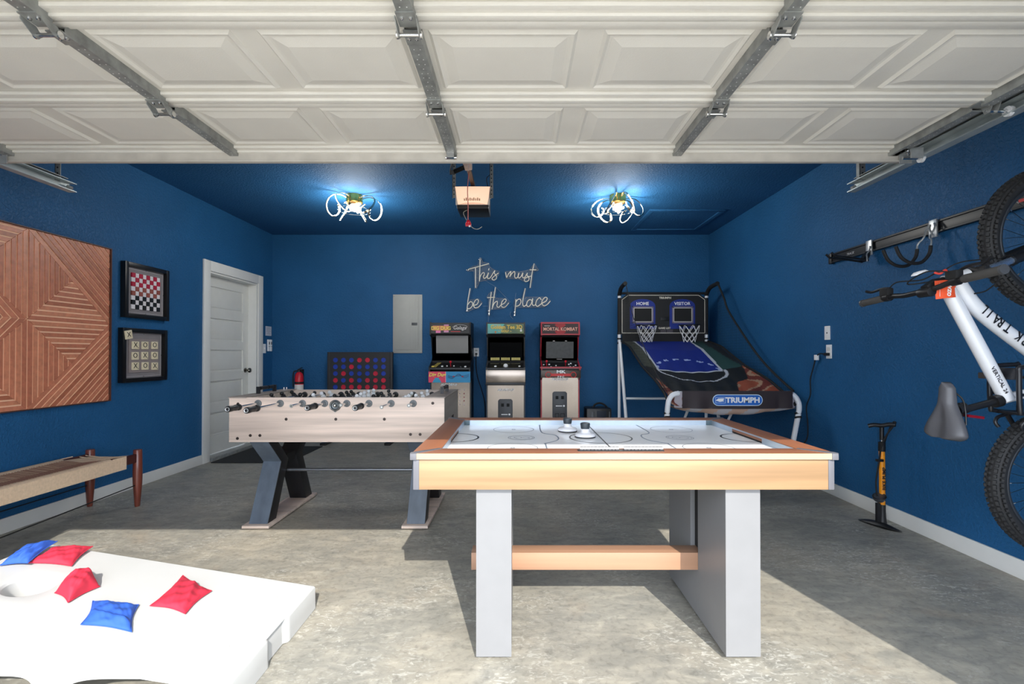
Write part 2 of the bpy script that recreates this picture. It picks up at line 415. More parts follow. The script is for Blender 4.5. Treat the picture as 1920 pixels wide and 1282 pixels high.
# ================================================================ GARAGE DOOR (open, overhead)
GX0, GX1, GZ = -2.79, 2.075, 2.25
gd = thing('door_2', 'white raised-panel garage door rolled up overhead', 'door', ((GX0+GX1)/2, 2.62, GZ)); gd['kind'] = 'structure'
edges = [2.62, 2.092, 1.572, 1.045, 0.52]
stx = [GX0+0.05, -1.53, -0.352, 0.862, GX1-0.05]
for si in range(4):
    y1, y0 = edges[si], edges[si+1]
    b = MB()
    # back skin
    b.box(GX0, GX1, y0+0.002, y1-0.002, GZ+0.012, GZ+0.045)
    # rolled rims near the section joints (stepped profile)
    b.box(GX0, GX1, y0+0.003, y0+0.032, GZ-0.012, GZ+0.012)
    b.box(GX0, GX1, y0+0.032, y0+0.052, GZ-0.004, GZ+0.012)
    b.box(GX0, GX1, y1-0.060, y1-0.028, GZ-0.004, GZ+0.012)
    b.box(GX0, GX1, y1-0.028, y1-0.003, GZ-0.014, GZ+0.012)
    sec = b.build('door_section', PANELW, gd, bev=0.004)
    xs_ = [GX0+0.03]+[ (stx[k]) for k in (1, 2, 3)]+[GX1-0.03]
    for k in range(4):
        xa, xb = xs_[k]+0.045, xs_[k+1]-0.045; mid = (xa+xb)/2
        for (pa, pb) in ((xa, mid-0.045), (mid+0.045, xb)):
            ya_, yb_ = y0+0.075, y1-0.085
            m = MB()
            # frame moulding ring + sunk bevel + raised flat field
            ins = [(0, 0.0), (0.012, -0.010), (0.024, -0.004), (0.034, -0.004), (0.075, -0.0135)]
            rings = []
            for q, h in ins: rings.append([(pa+q, ya_+q, GZ+0.012+h), (pb-q, ya_+q, GZ+0.012+h), (pb-q, yb_-q, GZ+0.012+h), (pa+q, yb_-q, GZ+0.012+h)])
            vs_ = [p for r in rings for p in r]; fs_ = []
            for r in range(len(rings)-1):
                for e in range(4): fs_.append((r*4+e, r*4+(e+1) % 4, (r+1)*4+(e+1) % 4, (r+1)*4+e))
            L = (len(rings)-1)*4; fs_.append((L, L+1, L+2, L+3))
            m.add(vs_, fs_); m.build('raised_panel', PANELW, sec, smooth=False)
    # stiles
    for k, x in enumerate(stx):
        wd = 0.052 if k == 2 else 0.046
        m = MB().box(x-wd/2, x+wd/2, y0+0.030, y1-0.012, GZ-0.030, GZ-0.026)
        m.box(x-wd/2, x-wd/2+0.002, y0+0.030, y1-0.012, GZ-0.026, GZ+0.012).box(x+wd/2-0.002, x+wd/2, y0+0.030, y1-0.012, GZ-0.026, GZ+0.012)
        sti = m.build('stile', GALV, sec, smooth=False)
        m = MB()
        for q in range(16):
            yy = y0+0.06+q*0.029
            for dx in ((-0.011, 0.011) if q % 3 else (0.0,)): m.cyl((x+dx, yy, GZ-0.0304), (x+dx, yy, GZ-0.0308), 0.0022, n=6)
        m.build('punched_hole_glints', mat('hole_glint', (240, 240, 238), 0.4), sec, kind='stuff')  # near-white discs paint a glint at each punched hole
# hinges at the joints
hinge0 = None
for yj in edges[1:4]:
    for k, x in enumerate(stx[1:4] if True else stx):
        wd = 0.075
        m = MB()
        m.box(x-0.030, x+0.030, yj-0.075, yj-0.008, GZ-0.036, GZ-0.031)
        m.box(x-0.026, x+0.026, yj+0.012, yj+0.085, GZ-0.036, GZ-0.031)
        for sx_ in (-1, 1):
            pts = [(yj-0.06, GZ-0.034), (yj-0.01, GZ-0.036), (yj+0.012, GZ-0.058), (yj-0.002, GZ-0.072), (yj-0.02, GZ-0.070), (yj-0.06, GZ-0.044)]
            m.prism(pts, lambda a, b, xx=x+sx_*0.034: (xx-0.0015, a, b), lambda a, b, xx=x+sx_*0.034: (xx+0.0015, a, b))
        m.mat(1).cyl((x-0.040, yj-0.004, GZ-0.060), (x+0.040, yj-0.004, GZ-0.060), 0.0065, n=12)
        for sx_ in (-1, 1): m.cyl((x+sx_*0.036, yj-0.004, GZ-0.060), (x+sx_*0.042, yj-0.004, GZ-0.060), 0.012, n=12)
        for (bx, by) in ((-0.014, -0.05), (0.014, -0.05), (-0.012, 0.05), (0.012, 0.05)):
            m.lathe([(0.0, 0.007), (0.006, 0.005), (0.007, 0.0)], (x+bx, yj+by, GZ-0.036), (0, 0, -1), n=8)
        m.build('hinge', [GALV, CHROME], gd)
# bottom rail (weather strip) hanging flange at the far end
m = MB().box(GX0+0.0, GX1, 2.605, 2.622, GZ-0.058, GZ+0.012).box(GX0, GX1, 2.598, 2.626, GZ-0.062, GZ-0.054)
m.build('bottom_rail', mat('weathered_white_rail', (206, 200, 190), 0.6, vary=0.14, vscale=9), gd, bev=0.002)
# end hinge + roller brackets, right and left sides
for sgn, gx in ((1, GX1), (-1, GX0)):
    for yj in edges[1:4]:
        m = MB().box(gx-0.09, gx-0.0, yj-0.03, yj+0.03, GZ-0.018, GZ-0.014)
        m.prism([(yj-0.03, GZ-0.015), (yj+0.03, GZ-0.015), (yj+0.012, GZ-0.055), (yj-0.012, GZ-0.055)], lambda a, b: (gx-0.035, a, b), lambda a, b: (gx-0.032, a, b))
        m.prism([(yj-0.03, GZ-0.015), (yj+0.03, GZ-0.015), (yj+0.012, GZ-0.055), (yj-0.012, GZ-0.055)], lambda a, b: (gx-0.003, a, b), lambda a, b: (gx, a, b))
        m.mat(1).cyl((gx-0.04, yj, GZ-0.045), (gx+sgn*0.055, yj, GZ-0.045), 0.006, n=8)
        m.mat(2).cyl((gx+sgn*0.052, yj, GZ-0.045), (gx+sgn*0.068, yj, GZ-0.045), 0.022, n=16)
        m.build('roller_bracket', [GALV, CHROME, WHITEP], gd)
    yj = 2.56
    m = MB().box(gx-0.07*0.5-0.02, gx+0.02, yj-0.05, yj+0.04, GZ-0.03, GZ-0.025).box(gx-0.02, gx+0.045, yj-0.045, yj-0.04, GZ-0.075, GZ-0.02).box(gx-0.02, gx+0.045, yj+0.03, yj+0.035, GZ-0.075, GZ-0.02)
    m.mat(1).cyl((gx-0.03, yj, GZ-0.06), (gx+sgn*0.07, yj, GZ-0.06), 0.007, n=10)
    for q in range(3): m.lathe([(0.0, 0.008), (0.008, 0.006), (0.009, 0.0)], (gx-0.02+q*0.02, yj-0.02+q*0.02, GZ-0.03), (0, 0, -1), n=8)
    m.mat(2).cyl((gx+sgn*0.062, yj, GZ-0.06), (gx+sgn*0.078, yj, GZ-0.06), 0.022, n=16)
    m.build('bottom_bracket', [GALVL, CHROME, WHITEP], gd)
# tracks
def track(name, x, sgn, lab, y1):
    t = thing(name, lab, 'door track', (x, y1, GZ-0.02))
    z = GZ-0.03
    # C profile opening towards the door
    prof = [(0.03, 0.028), (-0.022, 0.028), (-0.022, -0.028), (0.03, -0.028), (0.03, -0.022), (0.026, -0.022), (0.026, -0.025), (-0.019, -0.025), (-0.019, 0.025), (0.026, 0.025), (0.026, 0.022), (0.03, 0.022)]
    pf = [(x-sgn*a, z+b) for a, b in prof]
    m = MB().prism(pf, lambda a, b: (a, 0.62, b), lambda a, b: (a, y1, b))
    m.build('channel', mat('track_steel', (186, 194, 194), 0.34, 0.4, vary=0.15, vscale=10), t, smooth=False)
    # angle iron above the track
    m = MB().box(x+sgn*0.022, x+sgn*0.026, 0.62, y1-0.05, z-0.01, z+0.045)
    m.box(x-sgn*0.02, x+sgn*0.022, 0.62, y1-0.05, z+0.042, z+0.046); m.build('angle_iron', GALV, t, smooth=False)
    # curved section down beside the jamb
    pts = [(x, 0.62, z), (x, 0.52, z-0.01), (x, 0.43, z-0.06), (x, 0.385, z-0.15), (x, 0.37, z-0.26), (x, 0.37, 1.2), (x, 0.37, 0.02)]
    m = MB()
    for a, b in zip(pts, pts[1:]): m.bar(a, b, 0.05, 0.004, up=(sgn, 0, 0))
    m.build('vertical_rail', GALV, t, smooth=False)
    # perforated hanger to the ceiling
    yh = y1-0.10
    m = MB().box(x-0.018, x+0.018, yh, yh+0.003, z+0.02, ZC).box(x-0.018, x-0.015, yh, yh+0.03, z+0.02, ZC)
    hg = m.build('hanger_strap', GALV, t, smooth=False)
    m = MB()
    for q in range(14): m.cyl((x, yh-0.0005, z+0.06+q*0.036), (x, yh-0.0015, z+0.06+q*0.036), 0.0055, n=8)
    m.build('strap_hole', BLACKM, hg, kind='stuff')
    MB().cyl((x, y1-0.03, z+0.0), (x-sgn*0.0, y1-0.005, z+0.0), 0.012, n=8).build('end_bolt', GALVL, t)
track('garage_track', 2.155, 1, 'galvanised horizontal door track by the right wall above the bike rail', 3.11)
track('garage_track', -2.87, -1, 'galvanised horizontal door track by the left wall', 3.11)

# ================================================================ GARAGE DOOR OPENER
gx = -0.357
op = thing('garage_door_opener', 'garage door opener motor with lit warm lens hanging from the ceiling', 'garage door opener', (gx, 3.8, 2.31))
m = MB().box(gx-0.128, gx+0.128, 3.86, 4.12, 2.315, 2.47); m.build('motor_housing', BLACKP, op, bev=0.012)
# bowed translucent lens
LENS = mat('lit_lens', (255, 226, 205), 0.4, vary=0.02, emit=(255, 205, 168), estr=0.80)
def lens(u, v):
    a = (u-0.5)*2; b = (v-0.5)*2
    hw = 0.136*(0.90+0.10*v); bow = 0.05*(1-a*a)*(1-0.35*b*b)
    return (gx+a*hw*(1+0.03*b*b), 3.86-bow-0.012*v, 2.345+v*0.142-0.010*(1-a*a)*(b)*1.0)
m = MB().grid(16, 10, lens); ln = m.build('lamp_lens', LENS, op)
m = MB()
for q in range(9):
    x = gx-0.06+q*0.015; m.box(x-0.0022, x+0.0022, 3.79, 3.812, 2.362, 2.375+0.006*(q % 2))
m.build('vent_slot', mat('vent_brown', (80, 48, 36), 0.7), ln, kind='stuff')
MB().box(gx-0.136, gx+0.136, 3.855, 3.875, 2.345, 2.487).box(gx-0.136, gx+0.136, 3.875, 4.10, 2.468, 2.487).build('lens_rim', mat('warm_white_plastic', (236, 222, 210), 0.4), op, bev=0.004)
MB().box(gx-0.016, gx+0.016, 0.36, 4.30, 2.50, 2.528).build('drive_rail', mat('rail_brown_black', (52, 40, 38), 0.4, 0.5, vary=0.2), op, bev=0.003)
m = MB().box(gx-0.026, gx+0.03, 3.36, 3.50, 2.485, 2.532).box(gx-0.014, gx+0.016, 3.34, 3.42, 2.45, 2.49); tr = m.build('trolley', mat('pinkish_white_plastic', (222, 196, 184), 0.4), op, bev=0.005)
# curved arm from trolley to the door
m = MB()
m.bar((gx, 3.40, 2.475), (gx-0.085, 3.36, 2.42), 0.006, 0.03)
pts = [(gx-0.085, 3.36, 2.42), (gx-0.10, 3.28, 2.385), (gx-0.07, 3.1, 2.36), (gx-0.02, 2.85, 2.30), (gx, 2.64, 2.24)]
for a, b in zip(pts, pts[1:]): m.bar(a, b, 0.006, 0.028)
for a in (0.3, 0.5, 0.7): m.cyl((gx-0.085*a-0.004, 3.40-0.04*a, 2.475-0.055*a), (gx-0.085*a-0.004, 3.39-0.04*a, 2.475-0.055*a), 0.006, n=8)
m.build('lift_arm', BLACKM, op)
MB().box(gx-0.02, gx+0.02, 2.56, 2.60, GZ-0.055, GZ-0.01).cyl((gx-0.03, 2.60, GZ-0.04), (gx+0.03, 2.60, GZ-0.04), 0.007, n=8).build('door_bracket', CHROME, op)
for sx_ in (-1, 1):
    m = MB().box(gx+sx_*0.15-0.014, gx+sx_*0.15+0.014, 3.86, 3.863, 2.40, ZC).box(gx+sx_*0.15-0.014, gx+sx_*0.15-0.011, 3.86, 3.885, 2.40, ZC)
    h = m.build('hanger_bracket', GALV, op)
    m = MB()
    for q in range(10): m.cyl((gx+sx_*0.15, 3.8595, 2.43+q*0.032), (gx+sx_*0.15, 3.858, 2.43+q*0.032), 0.005, n=8)
    m.build('bracket_hole', BLACKM, h, kind='stuff')
MB().tube(smooth_path([(gx+0.14, 3.9, 2.42), (gx+0.12, 3.88, 2.5), (gx+0.11, 3.87, 2.56), (gx+0.14, 3.87, 2.60), (gx+0.15, 3.88, 2.70)]), 0.003, 6).build('power_lead', BLACKM, op)
MB().tube(smooth_path([(gx-0.05, 3.9, 2.315), (gx-0.08, 3.92, 2.29), (gx-0.02, 3.92, 2.19), (gx+0.03, 3.92, 2.165), (gx+0.07, 3.92, 2.185)]), 0.0028, 6).build('bell_wire', mat('pale_wire', (196, 192, 180), 0.5), op)
cx = gx+0.012
cord = MB().tube(smooth_path([(cx, 3.44, 2.45), (cx+0.002, 3.40, 2.42), (cx-0.004, 3.38, 2.3), (cx, 3.38, 2.2), (cx, 3.38, 2.09)]), 0.003, 6).build('release_cord', mat('red_white_cord', (214, 120, 112), 0.6), op)
m = MB().sphere((cx+0.002, 3.38, 2.075), 0.016, 10, (1, 0.7, 1.1)).box(cx-0.018, cx+0.022, 3.372, 3.388, 2.045, 2.07)
m.build('pull_handle', REDP, cord, bev=0.003)
MB().box(cx+0.006, cx+0.018, 3.368, 3.371, 2.038, 2.05).build('handle_tag', WHITEP, cord)

# ================================================================ CEILING LIGHTS
STRIP = mat('led_strip', (255, 255, 250), 0.4, emit=(255, 246, 226), estr=4.0)
BAND = mat('polished_band', (210, 200, 180), 0.2, 1.0)
def ribbon(mb, pts, w, th, wide):
    """flat ribbon along pts; 'wide' = list of width directions"""
    n = len(pts); v = []
    for i, p in enumerate(pts):
        d = (pts[min(i+1, n-1)]-pts[max(i-1, 0)]).normalized(); a = wide[i]-d*wide[i].dot(d); a.normalize(); b = d.cross(a)
        for s1, s2 in ((-1, -1), (1, -1), (1, 1), (-1, 1)): v.append(p+a*s1*w/2+b*s2*th/2)
    f = []
    for i in range(n-1):
        for k in range(4): f.append((i*4+k, i*4+(k+1) % 4, (i+1)*4+(k+1) % 4, (i+1)*4+k))
    f += [(0, 1, 2, 3), ((n-1)*4+3, (n-1)*4+2, (n-1)*4+1, (n-1)*4)]
    mb.add(v, f)
def ceiling_light(x, y, a0, lab):
    t = thing('ceiling_light', lab, 'ceiling light', (x, y, ZC))
    MB().lathe([(0.0, 0.0), (0.083, 0.0), (0.083, -0.075), (0.076, -0.082), (0.0, -0.082)], (x, y, ZC), n=32).build('canopy', GOLD, t)
    m = MB()
    m.lathe([(0.0, -0.085), (0.035, -0.09), (0.05, -0.11), (0.052, -0.135), (0.03, -0.155), (0.0, -0.158)], (x, y, ZC), n=10)
    for k in range(14):
        a = k*2.4; r = 0.035+0.012*(k % 3); m.sphere((x+math.cos(a)*r, y+math.sin(a)*r, ZC-0.12-0.012*(k % 4)), 0.014, 6)
    m.build('crystal_cluster', mat('crystal', (226, 226, 222), 0.08, 0.3, emit=(255, 240, 220), estr=0.25), t, ang=5)
    for k in range(6):
        a = a0+k*PI/3+(0.18 if k % 2 else -0.12)
        er = Vector((math.cos(a), math.sin(a), 0)); et = Vector((-math.sin(a), math.cos(a), 0)); ez = Vector((0, 0, 1))
        sw = 1 if k % 2 else -1
        key = [(0.07, -0.035, 0.0), (0.13, -0.018, 0.015), (0.20, -0.03, 0.03), (0.252, -0.075, 0.03), (0.268, -0.135, 0.0), (0.245, -0.195, -0.04), (0.195, -0.222, -0.065), (0.150, -0.195, -0.06), (0.138, -0.150, -0.03), (0.160, -0.118, 0.0)]
        c3 = [Vector((x, y, ZC))+er*r+ez*z+et*(sw*tt) for r, z, tt in key]
        pts = smooth_path(c3, 6)
        n = len(pts); wd = [(et*math.cos(0.9*i/n*PI*0.6)+er*(0.5*math.sin(i/n*PI))) for i in range(n)]
        mb = MB(); ribbon(mb, pts, 0.018, 0.005, wd)
        arm = mb.build('ribbon_arm', BAND, t)
        mb = MB(); q0 = n//3
        off = []
        for i in range(q0, n):
            dd = (pts[min(i+1, n-1)]-pts[i-1]).normalized(); aa = (wd[i]-dd*wd[i].dot(dd)).normalized(); bb = dd.cross(aa); off.append((pts[i]+bb*0.004*(-sw), pts[i]-bb*0.004*(-sw)))
        ribbon(mb, [p[0] for p in off], 0.0085, 0.004, wd[q0:])
        mb.build('light_strip', STRIP, arm)
    for r in (0.12, 0.16):
        MB().torus((x, y, ZC-0.135-0.02*(r > 0.13)), r, 0.0016, (0, 0, 1), 40, 5).build('wire_ring', CHROME, t)
    for k in range(6):
        a = a0+k*PI/3+0.3
        ld = bpy.data.lights.new('ribbon_glow', 'POINT'); ld.energy = 1.3; ld.shadow_soft_size = 0.03; ld.color = (0.95, 1.0, 0.90)
        lo = bpy.data.objects.new('ribbon_glow', ld); C.objects.link(lo); lo.parent = t; lo.location = (math.cos(a)*0.19, math.sin(a)*0.19, -0.10)
    ld = bpy.data.lights.new('fixture_glow', 'POINT'); ld.energy = 32; ld.shadow_soft_size = 0.16; ld.color = (1.0, 0.97, 0.92)
    lo = bpy.data.objects.new('fixture_glow', ld); C.objects.link(lo); lo.parent = t; lo.location = (0, 0, -0.34)
    return t
ceiling_light(-1.655, 4.90, 0.35, 'swirling ribbon ceiling light nearer the left wall')
ceiling_light(1.02, 4.90, 0.95, 'swirling ribbon ceiling light nearer the attic hatch')

# ================================================================ LEFT WALL
# slatted wood art
WOODA = [mat('walnut_slat_%d' % i, c, 0.42, grain=None, vary=0.18, vscale=30) for i, c in enumerate([(188, 114, 86), (200, 124, 94), (176, 104, 76), (206, 132, 100)])]
MISS = mat('slat_gap_pale', (214, 160, 124), 0.6)
BACKW = mat('art_backing_edge_light', (246, 200, 164), 0.6)  # pale backing stands in for light caught along the slat edges
PYc, PZc, HWY, HWZ = 3.238, 1.388, 0.655, 0.607
art = thing('wooden_wall_art', 'large geometric wall art of slanted reddish wood slats on the left wall', 'wall art', (XL, PYc, PZc))
MB().box(XL, XL+0.016, PYc-HWY, PYc+HWY, PZc-HWZ, PZc+HWZ).build('backing_board', BACKW, art)
mm_ = MB(); t = 0.006
mm_.box(XL, XL+0.034, PYc-HWY-t, PYc-HWY, PZc-HWZ-t, PZc+HWZ+t).box(XL, XL+0.034, PYc+HWY, PYc+HWY+t, PZc-HWZ-t, PZc+HWZ+t)
mm_.box(XL, XL+0.034, PYc-HWY, PYc+HWY, PZc-HWZ-t, PZc-HWZ).box(XL, XL+0.034, PYc-HWY, PYc+HWY, PZc+HWZ, PZc+HWZ+t)
mm_.build('edge_frame', mat('dark_walnut', (84, 48, 36), 0.5), art)
def clip(poly, a, b, c):
    """keep points with a*x+b*y<=c"""
    out = []
    for i in range(len(poly)):
        p, q = poly[i], poly[(i+1) % len(poly)]
        fp, fq = a*p[0]+b*p[1]-c, a*q[0]+b*q[1]-c
        if fp <= 0: out.append(p)
        if fp*fq < 0:
            tt = fp/(fp-fq); out.append((p[0]+(q[0]-p[0])*tt, p[1]+(q[1]-p[1])*tt))
    return out
def area(p): return abs(sum(p[i][0]*p[(i+1) % len(p)][1]-p[(i+1) % len(p)][0]*p[i][1] for i in range(len(p))))/2
W_, H_ = HWY, HWZ
T, R_, B_, L_ = (0, H_), (W_, 0), (0, -H_), (-W_, 0)
ur, lr, ll, ul = (W_/2, H_/2), (W_/2, -H_/2), (-W_/2, -H_/2), (-W_/2, H_/2)
O_ = (0, 0)
regions = [([T, ur, O_, ul], (1, 0)), ([ur, R_, lr, O_], (0, 1)), ([O_, lr, B_, ll], (1, 0)),
           ([ul, O_, L_], (W_, H_)), ([O_, ll, L_], (W_, -H_)),
           ([T, (W_, H_), R_], (H_, W_)), ([R_, (W_, -H_), B_], (H_, -W_)),
           ([B_, (-W_, -H_), L_], (0, 1)), ([L_, (-W_, H_), T], (0, 1))]
ns = 0
for poly, nrm in regions:
    L = math.hypot(*nrm); nx, ny = nrm[0]/L, nrm[1]/L
    ds = [p[0]*nx+p[1]*ny for p in poly]; lo, hi = min(ds), max(ds); pitch = 0.0375; k = 0; d0 = lo
    while d0 < hi-0.002:
        d1 = min(d0+pitch-0.0105, hi); pc = clip(clip(poly, nx, ny, d1), -nx, -ny, -d0)
        cx_, cy_ = sum(p[0] for p in poly)/len(poly), sum(p[1] for p in poly)/len(poly)
        if len(pc) >= 3 and area(pc) > 1e-5:
            pc = [(cx_+(x-cx_)*0.992, cy_+(y-cy_)*0.992) for x, y in pc]
            h = 0.0205+0.0015*(k % 2)
            MB().prism(pc, lambda a, b: (XL+0.016, PYc+a, PZc+b), lambda a, b: (XL+h, PYc+a, PZc+b)).build('slat', WOODA[random.choice((0, 0, 1, 2, 3))], art, smooth=False); ns += 1
        d0 += pitch; k += 1
# framed art
def frame(y0, y1, z0, z1, lab, cat='framed artwork'):
    t = thing('picture_frame', lab, cat, (XL, (y0+y1)/2, z0))
    m = MB(); b = 0.036; x1 = XL+0.045
    m.box(XL, x1, y0, y0+b, z0, z1).box(XL, x1, y1-b, y1, z0, z1).box(XL, x1, y0+b, y1-b, z0, z0+b).box(XL, x1, y0+b, y1-b, z1-b, z1)
    m.build('frame', mat('black_frame', (14, 14, 15), 0.35), t, bev=0.003)
    MB().box(XL, XL+0.014, y0+b, y1-b, z0+b, z1-b).build('backing', mat('taupe_mat_board', (128, 122, 124), 0.7), t)
    ib = 0.012
    m = MB()
    for (a, b_, c, d_) in ((y0+b+ib, y0+b+ib+0.003, z0+b+ib, z1-b-ib), (y1-b-ib-0.003, y1-b-ib, z0+b+ib, z1-b-ib), (y0+b+ib, y1-b-ib, z0+b+ib, z0+b+ib+0.003), (y0+b+ib, y1-b-ib, z1-b-ib-0.003, z1-b-ib)):
        m.box(XL+0.014, XL+0.016, a, b_, c, d_)
    m.build('inner_line', mat('pale_taupe_line', (186, 180, 180), 0.6), t)
    m = MB()
    for (a, c) in (((y0+y1)/2, z0+b+0.01), ((y0+y1)/2, z1-b-0.01), (y0+b+0.01, (z0+z1)/2), (y1-b-0.01, (z0+z1)/2)): m.cyl((XL+0.014, a, c), (XL+0.019, a, c), 0.004, n=8)
    m.build('mounting_pin', CHROME, t)
    return t
y0, y1, z0, z1 = 4.02, 4.53, 1.46, 1.93
f1 = frame(y0, y1, z0, z1, 'black shadow-box frame with a red, black and white checkerboard of tiles')
cols = {'r': (176, 26, 56), 'b': (16, 16, 18), 'o': (150, 78, 66), 'w': (226, 220, 222)}
cm = {k: mat('tile_'+n_, v, 0.4) for (k, v), n_ in zip(cols.items(), ('red', 'black', 'terracotta', 'white'))}
by0, bz1, cs, ch = y0+0.092, z1-0.082, (y1-y0-0.184)/8, (z1-z0-0.160)/8
for kk in 'rbow':
    m = MB()
    for r in range(8):
        for c_ in range(8):
            dark = (r+c_) % 2 == 0; col = ('r' if r < 3 else ('o' if r < 5 else 'b')) if dark else 'w'
            if col != kk: continue
            m.box(XL+0.014, XL+(0.026 if dark else 0.022), by0+c_*cs+0.001, by0+(c_+1)*cs-0.001, bz1-(r+1)*ch+0.001, bz1-r*ch-0.001)
    m.build('checker_tiles', cm[kk], f1, kind='stuff', label={'r': 'red tiles', 'b': 'black tiles', 'o': 'terracotta tiles', 'w': 'white tiles'}[kk])
z0, z1 = 0.912, 1.372; y0, y1 = 4.0, 4.51
f2 = frame(y0, y1, z0, z1, 'black shadow-box frame with wooden X and O letter tiles in three rows')
MB().box(XL+0.014, XL+0.022, y0+0.09, y1-0.085, z0+0.082, z1-0.09).build('tile_card', mat('grey_brown_card', (142, 130, 128), 0.6), f2)
TILEM = mat('maple_tile', (226, 212, 180), 0.5, vary=0.08, vscale=40); LET = mat('letter_ink', (22, 20, 18), 0.6)
ty, tz = (y0+y1)/2, (z0+z1)/2
for r, row in enumerate(['XOO', 'OXO', 'XOX']):
    for c_, chh in enumerate(row):
        yy = ty-0.115+c_*0.112+random.uniform(-0.004, 0.004)+0.008; zz = tz+0.088-r*0.092+random.uniform(-0.004, 0.004); a = 0.037
        tl = MB().box(XL+0.022, XL+0.032, yy-a, yy+a, zz-a*0.9, zz+a*0.9).build('letter_tile', TILEM, f2, bev=0.003)
        text(chh, 0.062, (XL+0.0325, yy-0.004, zz+0.002), (0, 1, 0), (0, 0, 1), LET, tl, 'letter')
        if chh == 'X': text('8', 0.014, (XL+0.0325, yy+0.026, zz-0.022), (0, 1, 0), (0, 0, 1), LET, tl, 'number')
m = MB(); ca, sa = math.cos(0.18), math.sin(0.18); yy, zz = y0+0.048, z1-0.058; a = 0.036
m.prism([(yy+u*ca-v*sa, zz+u*sa+v*ca) for u, v in ((-a, -a), (a, -a), (a, a), (-a, a))], lambda p, q: (XL+0.0455, p, q), lambda p, q: (XL+0.055, p, q))
tl = m.build('letter_tile', TILEM, f2, bev=0.002, label='tile marked X set over the frame corner')
text('X', 0.058, (XL+0.0555, yy, zz), (0, ca, sa), (0, -sa, ca), LET, tl, 'letter')
# wall plate, card, opener control beside the door
t = MB().box(XL, XL+0.008, 6.275, 6.345, 1.165, 1.285).build('light_switch', WHITEP, bev=0.002)
tag(t, 'white toggle light switch right beside the entry door casing', 'light switch')
MB().box(XL+0.008, XL+0.018, 6.303, 6.317, 1.215, 1.24).build('toggle', WHITEP, t, bev=0.002)
t = thing('remote_holder', 'pair of white remote controls mounted above each other near the corner', 'remote control', (XL, 6.43, 1.2))
for q in (0, 1):
    yy = 6.385+q*0.055
    b = MB().box(XL, XL+0.02, yy, yy+0.045, 1.19, 1.345).build('remote', WHITEP, t, bev=0.005)
    MB().box(XL+0.02, XL+0.022, yy+0.012, yy+0.033, 1.28, 1.315).box(XL+0.02, XL+0.022, yy+0.004, yy+0.041, 1.252, 1.256).build('button', DKGREY, b)
t = thing('wall_notice', 'small white printed notice on the blue wall by the corner', 'notice', (XL, 6.43, 1.4))
MB().box(XL, XL+0.004, 6.345, 6.49, 1.395, 1.52).build('card', mat('notice_grey', (196, 198, 208), 0.6), t)
m = MB()
for q, wd in enumerate((0.08, 0.11, 0.10, 0.11, 0.06, 0.10)): m.box(XL+0.004, XL+0.0045, 6.418-wd/2, 6.418+wd/2, 1.50-q*0.016, 1.503-q*0.016)
m.build('printed_lines', mat('notice_ink', (120, 122, 132), 0.7), t)
# door mat
MATM = mat('mat_ribbed', (40, 42, 42), 0.95, vary=0.3, vscale=80, bump=0.5, bscale=200)
dm = MB().box(-3.24, -2.42, 5.12, 6.02, 0.0, 0.010).build('door_mat', MATM, bev=0.003); tag(dm, 'dark ribbed floor mat in front of the white entry door', 'mat')

# bench
BW = mat('bench_walnut', (112, 54, 40), 0.35, grain=2, grain_amt=0.35, vscale=14, coat=0.2)
BWD = mat('bench_walnut_dark', (74, 34, 30), 0.35, grain=1, grain_amt=0.3, vscale=14)
ROPE = mat('paper_cord', (204, 178, 150), 0.8, vary=0.12, vscale=60)
bx0, bx1, by0_, by1_, bzt = -3.235, -2.875, 2.45, 3.67, 0.385
be = thing('bench', 'low walnut bench with woven paper-cord seat along the left wall', 'bench', ((bx0+bx1)/2, (by0_+by1_)/2, 0))
for x in (bx0, bx1):
    for y in (by0_, by1_):
        MB().lathe([(0.015, 0.0), (0.018, 0.01), (0.029, 0.17), (0.031, 0.24), (0.028, 0.425), (0.025, 0.43), (0.0, 0.43)], (x, y, 0), n=20).build('leg', BW, be)
for x in (bx0, bx1): MB().box(x-0.012, x+0.012, by0_, by1_, 0.335, 0.40).build('side_rail', BWD, be, bev=0.005)
for y in (by0_, by1_): MB().box(bx0, bx1, y-0.012, y+0.012, 0.325, 0.375).build('end_rail', BW, be, bev=0.005)
# woven seat: cords wrap across; sagging middle, each wrap its own ridge
ncord = 140; ya_, yb__ = by0_+0.05, by1_-0.25
def seat(u, v):
    # u across and round the rails, v along
    k = v*ncord; ph_ = k-math.floor(k); rid = 0.0022*math.sin(PI*ph_)
    pts = [(bx0-0.018, 0.311), (bx0-0.018, 0.40), (bx0-0.0, 0.41), (bx0+0.06, 0.397), ((bx0+bx1)/2, 0.383), (bx1-0.06, 0.397), (bx1-0.0, 0.41), (bx1+0.018, 0.40), (bx1+0.018, 0.311)]
    f = u*(len(pts)-1); i = min(int(f), len(pts)-2); q = f-i
    x = pts[i][0]*(1-q)+pts[i+1][0]*q; z = pts[i][1]*(1-q)+pts[i+1][1]*q
    return (x+(rid if x > bx1 else (-rid if x < bx0 else 0)), ya_+(yb__-ya_)*v, z+(rid if bx0 < x < bx1 else 0))
MB().grid(16, ncord*4, seat).build('woven_seat', ROPE, be)
m = MB()
for q in range(52):
    yy = ya_+0.02+q*(yb__-ya_-0.04)/51+random.uniform(-0.003, 0.003)
    m.bar((bx0+0.05, yy, 0.4035), ((bx0+bx1)/2, yy, 0.3885), 0.003, 0.003); m.bar(((bx0+bx1)/2, yy, 0.3885), (bx1-0.05, yy, 0.4035), 0.003, 0.003)
m.build('cord_gap_shade', mat('cord_shadow_brown', (132, 96, 80), 0.9), be, kind='stuff')  # brown bars paint the shade between the cords
